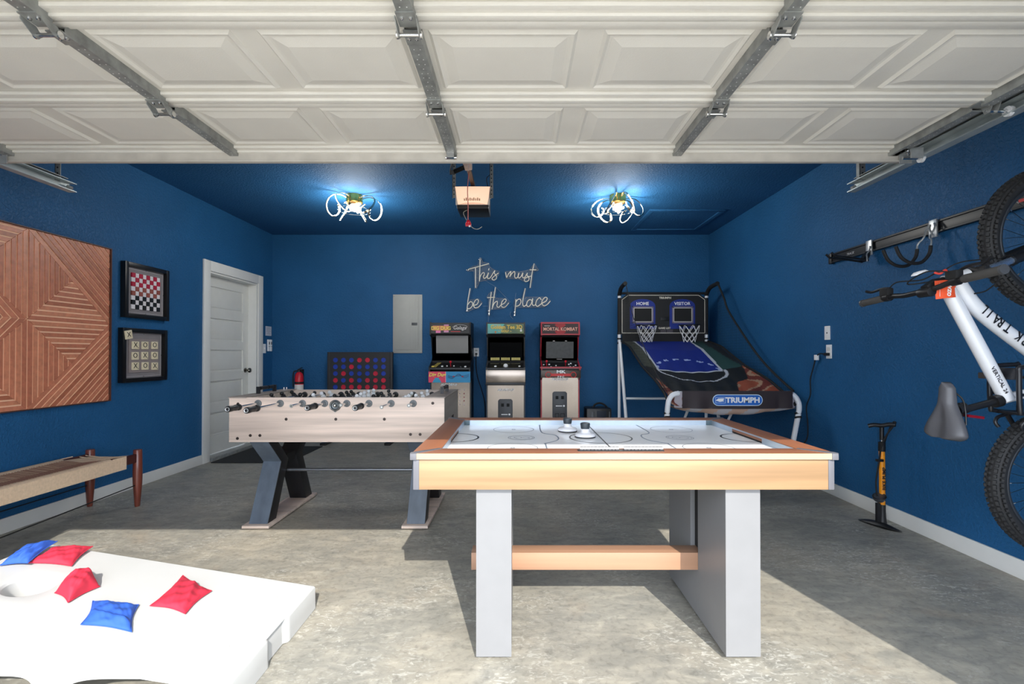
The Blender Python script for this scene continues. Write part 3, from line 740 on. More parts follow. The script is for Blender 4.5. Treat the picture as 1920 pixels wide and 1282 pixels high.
def skirt(x, sgn):
    def fn(u, v):
        k = v*34; rid = 0.0022*math.sin(PI*(k-math.floor(k)))
        return (x+sgn*(0.016+rid), yb__+(by1_-0.125-yb__)*v, 0.311+u*0.094)
    return fn
MB().grid(3, 130, skirt(bx1, 1)).build('cord_wrap', ROPE, be); MB().grid(3, 130, skirt(bx0, -1)).build('cord_wrap', ROPE, be)
m = MB()
for y in (by1_-0.10, by1_-0.05):
    m.tube([(bx0, y, 0.395), ((bx0+bx1)/2, y, 0.375), (bx1, y, 0.395)], 0.004, 5)
for q in range(20): m.tube([(bx0+0.02+q*0.0095, yb__-0.01, 0.395-0.0006*q), (bx0+0.02+q*0.0095, by1_, 0.372)], 0.0050, 5)
m.build('end_cords', ROPE, be)
m = MB()
for x in (bx0, bx1): m.cyl((x, by0_, 0.165 if x == bx0 else 0.12), (x, by1_, 0.165), 0.004, n=8)
m.build('brace_rod', BLACKM, be)

# ================================================================ BACK WALL
# breaker panel
bp_ = thing('breaker_panel', 'grey metal electrical breaker panel on the back wall', 'electrical panel', (-1.477, YB, 1.165))
GREYB = mat('panel_grey', (168, 168, 162), 0.5, 0.1, vary=0.03)
MB().box(-1.675, -1.28, YB-0.012, YB, 1.165, 1.955).build('cover_plate', GREYB, bp_, bev=0.004)
dr = MB().box(-1.645, -1.325, YB-0.020, YB-0.012, 1.21, 1.925).build('panel_door', GREYB, bp_, bev=0.003)
m = MB()
for q in range(5): m.box(-1.455+q*0.027, -1.445+q*0.027, YB-0.0225, YB-0.020, 1.225, 1.91)
m.build('pressed_rib', GREYB, dr, bev=0.001)
MB().box(-1.42, -1.345, YB-0.028, YB-0.020, 1.54, 1.575).build('latch', mat('latch_grey', (72, 74, 76), 0.4), dr, bev=0.002)
m = MB()
for x in (-1.66, -1.295):
    for z in (1.19, 1.56, 1.93): m.cyl((x, YB-0.015, z), (x, YB-0.012, z), 0.005, n=8)
m.build('cover_screw', CHROME, bp_)

# neon style sign
sg = thing('rope_light_sign', 'unlit white script wall sign reading This must be the place', 'wall sign', (-0.13, YB-0.05, 1.66))
TUBEW = mat('sign_tube', (248, 244, 230), 0.4, vary=0.02)
def sp(cx_, cy_): return Vector((((850+cx_/9.155)-970)/140.4, YB-0.045, 1.15+(664-(470+cy_/9.155))/140.4))
strokes = [
 [[(378,290),(379,460),(380,630)], [(235,318),(420,268),(610,215)],
  [(458,120),(452,320),(445,520)], [(445,515),(462,430),(500,375),(525,372),(530,400),(514,440),(530,470),(570,440),(603,372),(585,430),(590,468),(630,460),(680,380),(712,335),(702,378),(736,425),(738,470),(700,497),(662,478),(690,440),(775,375)],
  [(612,296),(602,330)]],
 [[(895,365),(905,410),(915,455),(945,395),(985,352),(982,390),(968,440),(1005,385),(1045,350),(1057,385),(1050,430),(1070,465),(1105,445),(1128,372),(1112,420),(1125,462),(1160,440),(1195,372),(1186,425),(1200,460),(1235,440),(1272,375),(1265,415),(1298,450),(1295,500),(1250,525),(1217,500),(1240,462),(1330,430)],
  [(1388,215),(1352,380),(1318,630)], [(1310,322),(1450,322)]],
 [[(285,640),(248,850),(232,1035)], [(240,930),(285,872),(322,885),(325,935),(288,985),(242,992)],
  [(340,935),(400,918),(430,862),(408,830),(365,862),(345,930),(370,975),(430,962),(485,900)]],
 [[(650,705),(628,900),(612,1105)], [(580,800),(715,795)], [(720,620),(690,830),(663,1000)],
  [(665,985),(700,900),(748,862),(755,900),(746,945),(778,970),(815,930),(880,892),(907,842),(880,825),(840,862),(820,930),(850,970),(900,952),(952,890)]],
 [[(1075,830),(1066,950),(1052,1105)], [(1070,885),(1110,832),(1150,832),(1160,880),(1130,932),(1076,952)],
  [(1078,950),(1130,935),(1235,760),(1238,640),(1205,780),(1192,900),(1210,948),(1250,930)],
  [(1350,850),(1310,835),(1270,872),(1260,930),(1292,955),(1335,910),(1365,812),(1355,900),(1378,938),(1420,915)],
  [(1510,840),(1480,802),(1432,850),(1415,920),(1450,950),(1520,900),(1590,862),(1612,812),(1580,795),(1532,842),(1520,900),(1555,940),(1610,922),(1665,860)]]]
strokes[4][2] = [(1235,640),(1205,780),(1190,900),(1210,950),(1255,925)]
for wn, word in zip(('This', 'must', 'be', 'the', 'place'), strokes):
    m = MB()
    for st in word: m.tube(smooth_path([sp(*p) for p in st], 5), 0.0060, 6)
    m.build('script_word', TUBEW, sg, label='word "%s"' % wn)
ACR = glass_mat('clear_acrylic', (200, 198, 190), 0.16, 0.1)
outs = [[(225,330),(300,270),(420,235),(450,110),(475,110),(500,180),(610,205),(620,270),(700,320),(790,350),(780,400),(700,510),(600,490),(470,520),(450,520),(395,640),(365,640),(350,340),(235,345)],
        [(885,350),(1010,335),(1120,355),(1290,325),(1330,300),(1385,205),(1400,215),(1440,290),(1470,320),(1440,340),(1380,345),(1335,640),(1305,640),(1320,470),(1240,540),(1150,480),(900,470)],
        [(275,630),(300,640),(270,840),(430,815),(495,890),(430,985),(330,1000),(245,1045),(215,1040)],
        [(570,790),(640,695),(705,700),(715,610),(735,620),(715,800),(890,815),(965,890),(880,985),(630,1010),(620,1120),(595,1120),(605,830)],
        [(1060,820),(1180,810),(1225,630),(1250,640),(1225,790),(1420,790),(1600,785),(1675,855),(1560,965),(1200,970),(1080,975),(1060,1120),(1035,1120)]]
m = MB()
for ol in outs:
    P = [sp(*p) for p in ol]
    m.add([(p.x, YB-0.036, p.z) for p in P], [tuple(range(len(P)))])
# triangulated thin backing (simple fan by bmesh)
m.build('acrylic_backing', ACR, sg, smooth=False)
m = MB()
for ol in outs:
    P = [sp(*p)+Vector((0, 0.009, 0)) for p in ol]
    m.tube(P, 0.0012, 4, closed=True)
m.build('acrylic_edge', mat('acrylic_edge', (170, 160, 146), 0.2), sg)
m = MB()
for p in ((235,1025),(612,1025),(612,1080),(1052,1050),(1050,1105),(240,322),(1440,322),(455,140)):
    q = sp(*p); m.cyl((q.x, YB-0.055, q.z), (q.x, YB, q.z), 0.008, n=10)
    m.cyl((q.x-0.018, YB-0.05, q.z-0.003), (q.x+0.018, YB-0.05, q.z-0.003), 0.005, n=6)
m.build('standoff', CHROME, sg)
m = MB()
WIRE = mat('clear_lead', (120, 140, 168), 0.3)
for st in ([(530,490),(640,560),(720,610),(850,740),(980,880)], [(500,945),(600,942)], [(690,975),(820,968)], [(980,1040),(978,1110),(1030,1170)], [(600,1120),(598,1210)], [(1075,715),(1060,800),(1035,880),(1040,950)]):
    m.tube(smooth_path([sp(*p)+Vector((0, 0.03, 0)) for p in st], 4), 0.0022, 5)
m.build('thin_lead', WIRE, sg)

# giant four in a row
cf = thing('four_in_a_row_game', 'giant black four-in-a-row game board standing by the back wall', 'game', (-2.045, 6.33, 0))
CX0, CX1, cy, cz1 = -2.468, -1.622, 6.30, 1.178
holes = [(-2.363+c_*0.104, 1.075-r*0.0875) for r in range(6) for c_ in range(7)]
def plate(yy, nm):
    bm = bmesh.new(); rect = [(CX0+0.012, 0.50), (CX1-0.012, 0.50), (CX1-0.012, cz1-0.006), (CX0+0.012, cz1-0.006)]
    gx_ = [-2.363-0.052+0.104*i for i in range(8)]; gz_ = [1.075+0.04375-0.0875*i for i in range(7)]
    mb = MB(); n = 16
    for c_ in range(7):
        for r in range(6):
            x0, x1, z1_, z0_ = gx_[c_], gx_[c_+1], gz_[r], gz_[r+1]; hx, hz = (x0+x1)/2, (z0_+z1_)/2; vv = []
            for k in range(n):
                a = 2*PI*k/n+PI/4; ca, sa = math.cos(a), math.sin(a)
                vv.append((hx+0.031*ca, yy, hz+0.031*sa))
            for k in range(n):
                a = 2*PI*k/n+PI/4; ca, sa = math.cos(a), math.sin(a); s_ = 1/max(abs(ca), abs(sa))
                vv.append((hx+(x1-x0)/2*ca*s_, yy, hz+(z1_-z0_)/2*sa*s_))
            mb.add(vv, [(k, (k+1) % n, n+(k+1) % n, n+k) for k in range(n)])
    mb.box(CX0, gx_[0], yy, yy+0.004, 0.50, cz1).box(gx_[7], CX1, yy, yy+0.004, 0.50, cz1).box(gx_[0], gx_[7], yy, yy+0.004, gz_[0], cz1).box(gx_[0], gx_[7], yy, yy+0.004, 0.50, gz_[6])
    bm.free(); return mb.build(nm, mat('charcoal_board', (38, 38, 40), 0.55, vary=0.08), cf, smooth=False)
plate(6.285, 'front_plate'); plate(6.325, 'rear_plate')
for a_ in (CX0, CX1-0.035): MB().box(a_, a_+0.035, 6.28, 6.335, 0.03, cz1).build('side_post', mat('charcoal_board', (38, 38, 40)), cf, bev=0.004)
MB().box(CX0-0.02, CX0+0.055, 6.10, 6.48, 0.0, 0.03).build('foot', BLACKP, cf, bev=0.004); MB().box(CX1-0.055, CX1+0.02, 6.10, 6.48, 0.0, 0.03).build('foot', BLACKP, cf, bev=0.004)
MB().box(CX1-0.045, CX1-0.025, 6.276, 6.284, 0.838, 0.848).build('release_latch', BLACKM, cf)
rowp = ['BBBRRBB', 'BBRBBBB', 'BRBBBRB', 'RBRBRRR', 'BRRRRRR', 'RBRBBRB']
DB = mat('disc_blue', (28, 62, 168), 0.35, vary=0.03); DR = mat('disc_red', (206, 34, 62), 0.35, vary=0.03)
ordn = ['top', 'second', 'third', 'fourth', 'fifth', 'bottom']; ordc = ['leftmost', 'second', 'third', 'middle', 'fifth', 'sixth', 'rightmost']
proto = {}
for r in range(6):
    for c_ in range(7):
        k = rowp[r][c_]; x, z = holes[r*7+c_]
        if k not in proto:
            m = MB().lathe([(0.0, 0.0), (0.026, 0.0), (0.028, -0.002), (0.040, -0.002), (0.042, 0.004), (0.042, 0.018), (0.040, 0.024), (0.0, 0.024)], (0, 0, 0), (0, 1, 0), n=24)
            o = m.build('game_disc', DB if k == 'B' else DR); proto[k] = o
        else:
            o = proto[k].copy(); C.objects.link(o)
        o.location = (x, 6.294, z)
        tag(o, '%s disc in the %s row, %s column, of the giant four-in-a-row board' % ('blue' if k == 'B' else 'red', ordn[r], ordc[c_]), 'game disc', 'discs in the four-in-a-row board')

# fire extinguisher
fe = thing('fire_extinguisher', 'small red fire extinguisher on the back wall left of the disc game', 'fire extinguisher', (-2.895, 6.42, 0.58))
fx, fy = -2.895, 6.42
MB().lathe([(0.0, 0.58), (0.048, 0.58), (0.055, 0.60), (0.055, 0.85), (0.045, 0.89), (0.022, 0.915), (0.0, 0.917)], (fx, fy, 0), n=20).build('cylinder', REDP, fe)
m = MB().cyl((fx, fy, 0.905), (fx, fy, 0.945), 0.018, n=12).box(fx-0.012, fx+0.045, fy-0.02, fy+0.0, 0.94, 0.952)
m.bar((fx-0.015, fy-0.01, 0.945), (fx+0.055, fy-0.03, 0.972), 0.018, 0.006); m.build('valve_handle', BLACKP, fe)
MB().tube(smooth_path([(fx-0.01, fy-0.02, 0.93), (fx-0.055, fy-0.03, 0.92), (fx-0.066, fy-0.03, 0.84), (fx-0.062, fy-0.03, 0.72)]), 0.008, 8).build('hose', BLACKM, fe)
MB().lathe([(0.0558, 0.76), (0.0558, 0.785)], (fx, fy, 0), n=20).build('strap', BLACKM, fe)
MB().lathe([(0.0556, 0.62), (0.0556, 0.75)], (fx, fy, 0), n=20).build('label_band', mat('ext_label', (224, 220, 216), 0.5), fe)
MB().box(fx-0.02, fx+0.02, fy+0.05, YB, 0.55, 0.95).build('wall_bracket', BLACKM, fe)

# outlets
def outlet(name, x, z, lab, wall='back', y=None, blank=False):
    w, h = 0.070, 0.115
    if wall == 'back':
        t = thing(name, lab, 'wall outlet', (x, YB, z)); MB().box(x-w/2, x+w/2, YB-0.006, YB, z-h/2, z+h/2).build('cover_plate', WHITEP, t, bev=0.002)
        for dz in (-0.022, 0.022):
            s = MB().box(x-0.017, x+0.017, YB-0.009, YB-0.006, z+dz-0.015, z+dz+0.015).build('socket', mat('socket_ivory', (214, 212, 206), 0.5), t, bev=0.001)
            MB().box(x-0.009, x-0.006, YB-0.0095, YB-0.009, z+dz-0.005, z+dz+0.008).box(x+0.006, x+0.009, YB-0.0095, YB-0.009, z+dz-0.005, z+dz+0.008).build('slot', BLACKM, s)
    else:
        t = thing(name, lab, 'wall outlet' if not blank else 'wall plate', (XR, y, z)); MB().box(XR-0.006, XR, y-w/2, y+w/2, z-h/2, z+h/2).build('cover_plate', WHITEP, t, bev=0.002)
        if blank: MB().cyl((XR-0.009, y, z), (XR-0.006, y, z), 0.006, n=10).build('jack', DKGREY, t)
        else:
            for dz in (-0.022, 0.022):
                MB().box(XR-0.009, XR-0.006, y-0.017, y+0.017, z+dz-0.015, z+dz+0.015).build('socket', mat('socket_ivory', (214, 212, 206)), t, bev=0.001)
    return t
outlet('wall_outlet', -0.552, 1.178, 'white outlet on the back wall between the first two arcade cabinets')
pc = thing('power_cord', 'black power cord plugged in beside the leftmost arcade cabinet', 'cord', (-0.552, YB-0.02, 1.15))
MB().box(-0.566, -0.538, YB-0.035, YB-0.009, 1.142, 1.168).build('plug', BLACKP, pc, bev=0.004)
MB().tube(smooth_path([(-0.552, YB-0.03, 1.145), (-0.553, YB-0.03, 1.0), (-0.535, YB-0.03, 0.85), (-0.47, YB-0.03, 0.64), (-0.435, YB-0.03, 0.48), (-0.43, YB-0.03, 0.2), (-0.44, YB-0.04, 0.02)]), 0.0055, 8).build('cable', BLACKM, pc)
outlet('wall_plate', 0, 1.328, 'blank white wall plate above the right wall outlet', 'right', 4.03, blank=True)
outlet('wall_outlet', 0, 1.172, 'white outlet on the right wall with a black cord plugged in', 'right', 4.01)
pc = thing('power_cord', 'black power cord with a white tag hanging down the right wall', 'cord', (XR-0.02, 4.05, 1.15))
MB().box(XR-0.04, XR-0.008, 3.99, 4.03, 1.138, 1.162).build('plug', BLACKP, pc, bev=0.005)
MB().tube(smooth_path([(XR-0.035, 4.02, 1.15), (XR-0.03, 4.09, 1.155), (XR-0.025, 4.15, 1.125), (XR-0.02, 4.19, 1.05), (XR-0.02, 4.24, 0.93), (XR-0.02, 4.24, 0.80), (XR-0.02, 4.30, 0.68), (XR-0.02, 4.28, 0.52), (XR-0.02, 4.31, 0.38), (XR-0.05, 4.45, 0.28), (XR-0.12, 4.7, 0.2), (2.30, 5.3, 0.05)]), 0.0052, 8).build('cable', BLACKM, pc)
MB().box(XR-0.034, XR-0.014, 4.125, 4.165, 1.10, 1.145).build('cord_tag', WHITEP, pc, bev=0.002)

# ---------------------------------------------------------------- arcade cabinets
def arcade(x0, x1, kind, lab):
    cx_ = (x0+x1)/2; yb = 6.47; t = thing('arcade_cabinet', lab, 'arcade cabinet', (cx_, 6.2, 0))
    side = {1: mat('cab_black', (18, 20, 26), 0.4), 2: mat('cab_black2', (20, 20, 22), 0.4), 3: mat('cab_black_red', (24, 14, 16), 0.4)}[kind]
    edge = {1: mat('edge_black', (16, 16, 18), 0.4), 2: mat('edge_grey', (60, 60, 60), 0.4), 3: mat('edge_red', (168, 32, 44), 0.4)}[kind]
    prof = [(yb, 0), (6.13, 0), (6.13, 0.83), (6.02, 0.86), (6.01, 0.985), (6.20, 1.06), (6.26, 1.12), (6.17, 1.37), (6.07, 1.40), (6.09, 1.55), (yb, 1.55)]
    th = 0.016
    for sx_, nm in ((x0, 'l'), (x1-th, 'r')):
        MB().prism(prof, lambda a, b: (sx_, a, b), lambda a, b: (sx_+th, a, b)).build('side_panel', side, t, smooth=False)
    for sx_ in (x0+th/2, x1-th/2):
        m = MB()
        for a, b in zip(prof[1:-1], prof[2:]): m.bar((sx_, a[0]-0.002, a[1]), (sx_, b[0]-0.002, b[1]), th+0.002, 0.008, up=(0, 0.7, 0.7))
        m.build('edge_moulding', edge, t, smooth=False)
    if kind == 3:
        m = MB().box(x0, x1, 6.085, 6.092, 1.535, 1.555).build('red_trim', edge, t, smooth=False); MB().box(x0, x1, 6.066, 6.074, 1.392, 1.408).build('red_trim', edge, t, smooth=False); m = MB().box(x0-0.012, x1+0.012, 6.005, 6.02, 0.975, 0.995); m.build('red_trim', edge, t, smooth=False)
    xi0, xi1 = x0+th, x1-th
    MB().box(xi0, xi1, 6.17, yb, 0, 1.53).build('back_box', BLACKM, t, smooth=False)
    MB().box(xi0, xi1, 6.09, yb, 1.53, 1.548).build('top_panel', side, t, smooth=False)
    # underside of the marquee with speaker grille
    m = MB().add([(xi0, 6.072, 1.402), (xi1, 6.072, 1.402), (xi1, 6.24, 1.34), (xi0, 6.24, 1.34)], [(0, 1, 2, 3)])
    sp_ = m.build('speaker_panel', mat('speaker_grey', (52, 52, 54), 0.6), t)
    # screen surround and screen
    sz0, sz1 = 1.10, 1.345
    MB().prism([(6.25, 1.07), (6.20, 1.37), (6.17, 1.37), (6.17, 1.07)], lambda a, b: (xi0, a+0.0, b), lambda a, b: (xi1, a, b)).build('bezel', BLACKP, t, smooth=False)
    scr = {1: mat('screen_grey', (128, 126, 122), 0.35, vary=0.05, vscale=6), 2: mat('screen_black', (5, 5, 6), 0.6, vary=0.02, spec=0.05), 3: mat('screen_dusty', (58, 60, 60), 0.45, vary=0.25, vscale=30)}[kind]
    ins = {1: 0.055, 2: 0.02, 3: 0.055}[kind]
    a0 = {1: -0.01, 2: 0.0, 3: 0.0}[kind]
    z0s, z1s = {1: (1.165, 1.385), 2: (1.09, 1.30), 3: (1.10, 1.31)}[kind]
    ys = 6.14 if kind == 1 else 6.158
    MB().add([(xi0+ins, ys, z0s), (xi1-ins*0.4 if kind == 1 else xi1-ins, ys, z0s), (xi1-ins*0.4 if kind == 1 else xi1-ins, ys-0.02, z1s), (xi0+ins, ys-0.02, z1s)], [(0, 1, 2, 3)]).build('screen', scr, t)
    # marquee print
    def mpos(u, v): return (xi0+(xi1-xi0)*u, 6.085-0.012*(1-v)-0.002, 1.41+0.122*v)
    if kind == 1:
        def mc(u, v):
            if 0.04 < u < 0.46 and 0.30 < v < 0.80: return (214, 130, 96)
            if 0.34 < u < 0.46 and 0.1 < v < 0.95: return (206, 140, 176)
            if 0.13 < u < 0.25 and 0.06 < v < 0.3: return (224, 120, 168)
            return (50, 48, 46)
    elif kind == 2:
        def mc(u, v):
            s_ = math.sin(u*14+v*5)*0.5+0.5
            if u < 0.36+0.1*v: return (96+60*s_*v, 160+30*v, 156+20*v)
            return (88+24*s_, 108+20*s_, 84+10*v)
    else:
        def mc(u, v):
            r = abs(u-0.5)
            if r < 0.09+0.05*math.sin(v*9): return (150, 18, 26)
            return (24+20*(1-r), 8, 12)
    ink('marquee', 48, 16, mpos, mc, t)
    yt = 6.0705; up = (0, 0.012, 0.122)
    if kind == 1:
        text('DIG DUG', 0.062, (xi0+0.125, yt, 1.475), (1, 0, 0), up, mat('ink_yellow', (240, 214, 96), 0.5), t, bold=0.002, sx=0.95)
        text('Galaga', 0.066, (xi1-0.125, yt, 1.482), (1, 0, 0), up, mat('ink_white', (232, 230, 226), 0.5), t, shear=0.3, sx=0.95)
        MB().tube(smooth_path([(xi1-0.215, yt, 1.488), (xi1-0.17, yt, 1.515), (xi1-0.10, yt, 1.520), (xi1-0.03, yt, 1.500), (xi1-0.06, yt, 1.46)]), 0.0018, 5).build('logo_swoosh', MATS['ink_white'], t)
        MB().box(xi1-0.235, xi1-0.115, yt-0.0005, yt, 1.431, 1.439).build('red_underline', mat('ink_red', (206, 50, 48), 0.5), t)
    elif kind == 2:
        text('Golden Tee 3D', 0.068, (cx_+0.01, yt, 1.490), (1, 0, 0), up, mat('ink_gold', (232, 196, 88), 0.5), t, bold=0.0018, sx=0.92)
        text('~ GOLF ~', 0.040, (cx_-0.01, yt, 1.440), (1, 0, 0), up, mat('ink_gold', (232, 196, 88), 0.5), t, bold=0.001)
        MB().sphere((xi0+0.10, yt, 1.43), 0.012, 8, (1, 0.2, 1)).cyl((xi0+0.10, yt, 1.40+0.01), (xi0+0.10, yt, 1.44), 0.003, n=6).build('ball_emblem', mat('ink_orange', (222, 128, 70), 0.5), t)
        MB().sphere((xi1-0.035, yt, 1.445), 0.014, 8, (1, 0.2, 0.8)).sphere((xi1-0.035, yt, 1.465), 0.008, 8, (1, 0.2, 1)).build('corner_emblem', WHITEP, t)
    else:
        text('MORTAL KOMBAT', 0.060, (cx_, yt, 1.464), (1, 0, 0), up, mat('ink_bone', (226, 168, 148), 0.5), t, bold=0.001, sx=0.86)
        text('MIDWAY', 0.018, (xi0+0.065, yt, 1.505), (1, 0, 0), up, mat('ink_white', (232, 230, 226)), t)
    # control deck
    MB().prism([(6.015, 0.98), (6.20, 1.055), (6.20, 1.04), (6.015, 0.962)], lambda a, b: (xi0-0.0, a, b), lambda a, b: (xi1, a, b)).build('control_deck', BLACKP, t, smooth=False)
    dn = Vector((0, -0.375, 0.927)); 
    def dk(u, s_): return Vector((xi0+(xi1-xi0)*u, 6.015+0.185*s_, 0.982+0.075*s_))
    def button(u, s_, m_, r=0.014, h=0.009, nm='button'):
        p = dk(u, s_); MB().lathe([(r, 0), (r, h*0.6), (r*0.75, h), (0, h)], p, dn, n=14).build(nm, m_, t)
    def stick(u, s_, m_):
        p = dk(u, s_); q = MB().cyl(p, p+dn*0.05, 0.005, n=8); q.sphere(p+dn*0.062, 0.016, 10); j = q.build('joystick', m_, t)
    if kind == 1:
        MB().prism([(xi0+0.02, 0.1), (xi0+0.07, 0.1), (xi0+0.12, 1.9), (xi0+0.07, 1.9)], lambda a, b: (a, 6.015+0.075*b, 0.985+0.0304*b), lambda a, b: (a, 6.015+0.075*b, 0.987+0.0304*b)).build('yellow_stripe_art', mat('ink_olive_gold', (150, 134, 70), 0.5), t)
        stick(0.52, 0.2, REDP); button(0.30, 0.2, WHITEP); button(0.06, 0.15, mat('ink_yellow', (240, 214, 96)), 0.018); button(0.42, 0.25, WHITEP, 0.01); button(0.60, 0.25, WHITEP, 0.01); button(0.90, 0.15, WHITEP, 0.015); button(0.78, 0.12, DKGREY, 0.012)
    elif kind == 2:
        for q in range(3):
            u0 = 0.08+q*0.29
            m = MB()
            for b_ in range(6):
                uu = u0+b_*0.042; p = dk(uu, 1.15); m.box(p.x, p.x+0.015, 6.145, 6.15, 1.075, 1.108)
            m.build('key_lettering', mat('ink_khaki_gold', (206, 190, 104), 0.5), t, smooth=False)
            m = MB()
            for b_ in range(6):
                p = dk(u0+b_*0.042, 0.62); m.box(p.x, p.x+0.013, p.y, p.y+0.006, p.z+0.001, p.z+0.004)
            m.build('deck_lettering', mat('ink_khaki_dim', (150, 142, 96), 0.5), t, smooth=False)
        button(0.22, 0.2, WHITEP, 0.017); button(0.88, 0.2, WHITEP, 0.014)
        p = dk(0.5, 0.25); MB().sphere(p+dn*0.004, 0.030, 14).build('trackball', WHITEP, t)
    else:
        for u in (0.12, 0.64): stick(u, 0.3, REDP)
        for u, s_ in ((0.05, 0.45), (0.2, 0.5), (0.24, 0.1), (0.38, 0.3), (0.74, 0.5), (0.80, 0.65), (0.76, 0.12), (0.92, 0.35), (0.85, 0.1)): button(u, s_, WHITEP, 0.011)
        MB().box(cx_-0.04, cx_+0.03, 6.148, 6.15, 1.083, 1.09).box(xi0+0.14, xi0+0.165, 6.13, 6.137, 1.315, 1.325).box(xi1-0.165, xi1-0.14, 6.13, 6.137, 1.315, 1.325).build('screen_markings', mat('ink_grey', (178, 170, 168), 0.5), t)
    # front under the deck
    fz0, fz1 = {1: (0.80, 0.935), 2: (0.80, 0.955), 3: (0.86, 0.955)}[kind]
    def fpos(u, v): return (x0-0.002+(x1-x0+0.004)*u, 6.004, fz0+(fz1-fz0)*v)
    if kind == 1:
        def fc(u, v):
            if u < 0.40:
                if v < 0.42 and abs(u-0.2) < 0.075+0.03*math.cos(v*7): return (40, 156, 196)
                if abs((u*30) % 1-0.5) < 0.12 and u > 0.28: return (236, 120, 130)
                return (226, 60, 96)
            return (30, 140, 190) if u > 0.42 else (238, 150, 170)
        ink('control_panel_art', 60, 16, fpos, fc, t)
        text('Dig Dug', 0.062, (x0+0.105, 6.001, 0.895), (1, 0, 0), (0, 0, 1), mat('ink_yellow', (240, 214, 96)), t, shear=0.25, bold=0.002)
        m = MB()
        for ys_ in (0.0, 0.012, -0.014): m.tube(smooth_path([(x0+0.24, 6.001, 0.88+ys_), (x0+0.30, 6.001, 0.865+ys_), (x0+0.37, 6.001, 0.895-ys_), (x0+0.44, 6.001, 0.872+ys_), (x0+0.50, 6.001, 0.892+ys_)]), 0.0022, 5)
        m.build('hose_art', mat('ink_navy', (24, 70, 110), 0.5), t)
        m = MB()
        for xx in (0.31, 0.42): m.sphere((x0+xx, 6.001, 0.875), 0.014, 8, (1, 0.1, 0.7))
        m.build('red_figure_art', mat('ink_red', (206, 50, 48)), t)
    else:
        MB().box(x0-0.002, x1+0.002, 6.003, 6.018, fz0, fz1).build('control_box_front', BRUSHED if kind == 2 else mat('dark_bronze', (70, 62, 56), 0.35, 0.6), t, bev=0.002)
    if kind == 2: MB().box(x0-0.004, x1+0.004, 6.0, 6.02, 0.765, 0.80).build('deck_lip', BLACKP, t, bev=0.004)
    # lower front: reflective brushed plate
    plz = {1: 0.80, 2: 0.765, 3: 0.86}[kind]
    MB().box(xi0, xi1, 6.115, 6.17, 0.01, plz).build('front_panel', BRUSHED, t, smooth=False)
    lw = {1: 0.765, 2: 0.70, 3: 0.835}[kind]
    yl = 6.1135
    text('ARCADE1UP', 0.038, (cx_+(0.0 if kind != 1 else -0.02), yl, lw), (1, 0, 0), (0, 0, 1), WHITEP, t, bold=0.002, sx=0.95)
    if kind == 3:
        m = MB()
        for q in (-1, 1): m.torus((cx_+q*0.155, 6.0, 0.895), 0.034, 0.005, (0, 1, 0), 24, 6)
        m.box(cx_-0.12, cx_+0.12, 5.999, 6.003, 0.878, 0.91); m.build('dragon_band_art', mat('ink_red', (206, 50, 48)), t)
        text('MK', 0.05, (cx_, 5.9985, 0.932), (1, 0, 0), (0, 0, 1), WHITEP, t, bold=0.002, sx=1.5)
        text('P P C', 0.036, (cx_, 5.9985, 0.868), (1, 0, 0), (0, 0, 1), WHITEP, t, bold=0.001)
    if kind == 1:
        m = MB(); m2 = MB()
        for r in range(5):
            for c_ in range(4):
                x = cx_+0.005+c_*0.055; z = 0.70-r*0.046; col = m2 if c_ == 3 and r in (1, 2, 3) else m
                col.cyl((x, yl, z), (x, yl-0.001, z), 0.008, n=8)
        m.build('bug_emblem_art', mat('ink_pale_pink', (216, 200, 204), 0.5), t); m2.build('bug_emblem_art', mat('ink_wine', (150, 40, 60), 0.5), t)
    # coin door
    ccx, cz0, cz1_ = {1: (cx_-0.03, 0.18, 0.545), 2: (cx_-0.005, 0.20, 0.585), 3: (cx_-0.005, 0.32, 0.68)}[kind]
    hw = 0.092
    cd = MB().prism([(ccx-hw+a, cz0+b) for a, b in ((0.02, 0), (2*hw-0.02, 0), (2*hw, 0.02), (2*hw, cz1_-cz0-0.02), (2*hw-0.02, cz1_-cz0), (0.02, cz1_-cz0), (0, cz1_-cz0-0.02), (0, 0.02))], lambda a, b: (a, 6.104, b), lambda a, b: (a, 6.116, b)).build('coin_door', DKGREY, t, bev=0.003)
    for q in (-1, 1):
        MB().box(ccx+q*0.035-0.018, ccx+q*0.035+0.018, 6.100, 6.104, cz1_-0.095, cz1_-0.055).build('coin_slot', BLACKM, cd, bev=0.001)
        b = MB(); xx, zz = ccx+q*0.035, cz0+0.06
        for (a1, a2, b1, b2) in ((-0.026, 0.026, -0.026, -0.020), (-0.026, 0.026, 0.020, 0.026), (-0.026, -0.020, -0.02, 0.02), (0.020, 0.026, -0.02, 0.02)): b.box(xx+a1, xx+a2, 6.100, 6.104, zz+b1, zz+b2)
        b.build('coin_return', BLACKM, cd)
    MB().box(ccx-0.05, ccx+0.03, 6.1025, 6.104, (cz0+cz1_)/2-0.006, (cz0+cz1_)/2+0.004).cyl((ccx+0.052, 6.104, (cz0+cz1_)/2), (ccx+0.052, 6.098, (cz0+cz1_)/2), 0.012, n=14).build('coin_label', WHITEP, cd)
    return t
arcade(-1.10, -0.585, 1, 'leftmost arcade cabinet with a blue and pink control panel front')
arcade(-0.39, 0.097, 2, 'middle arcade cabinet with a green golf marquee and steel front')
arcade(0.295, 0.785, 3, 'rightmost arcade cabinet with red edges and a dark red marquee')
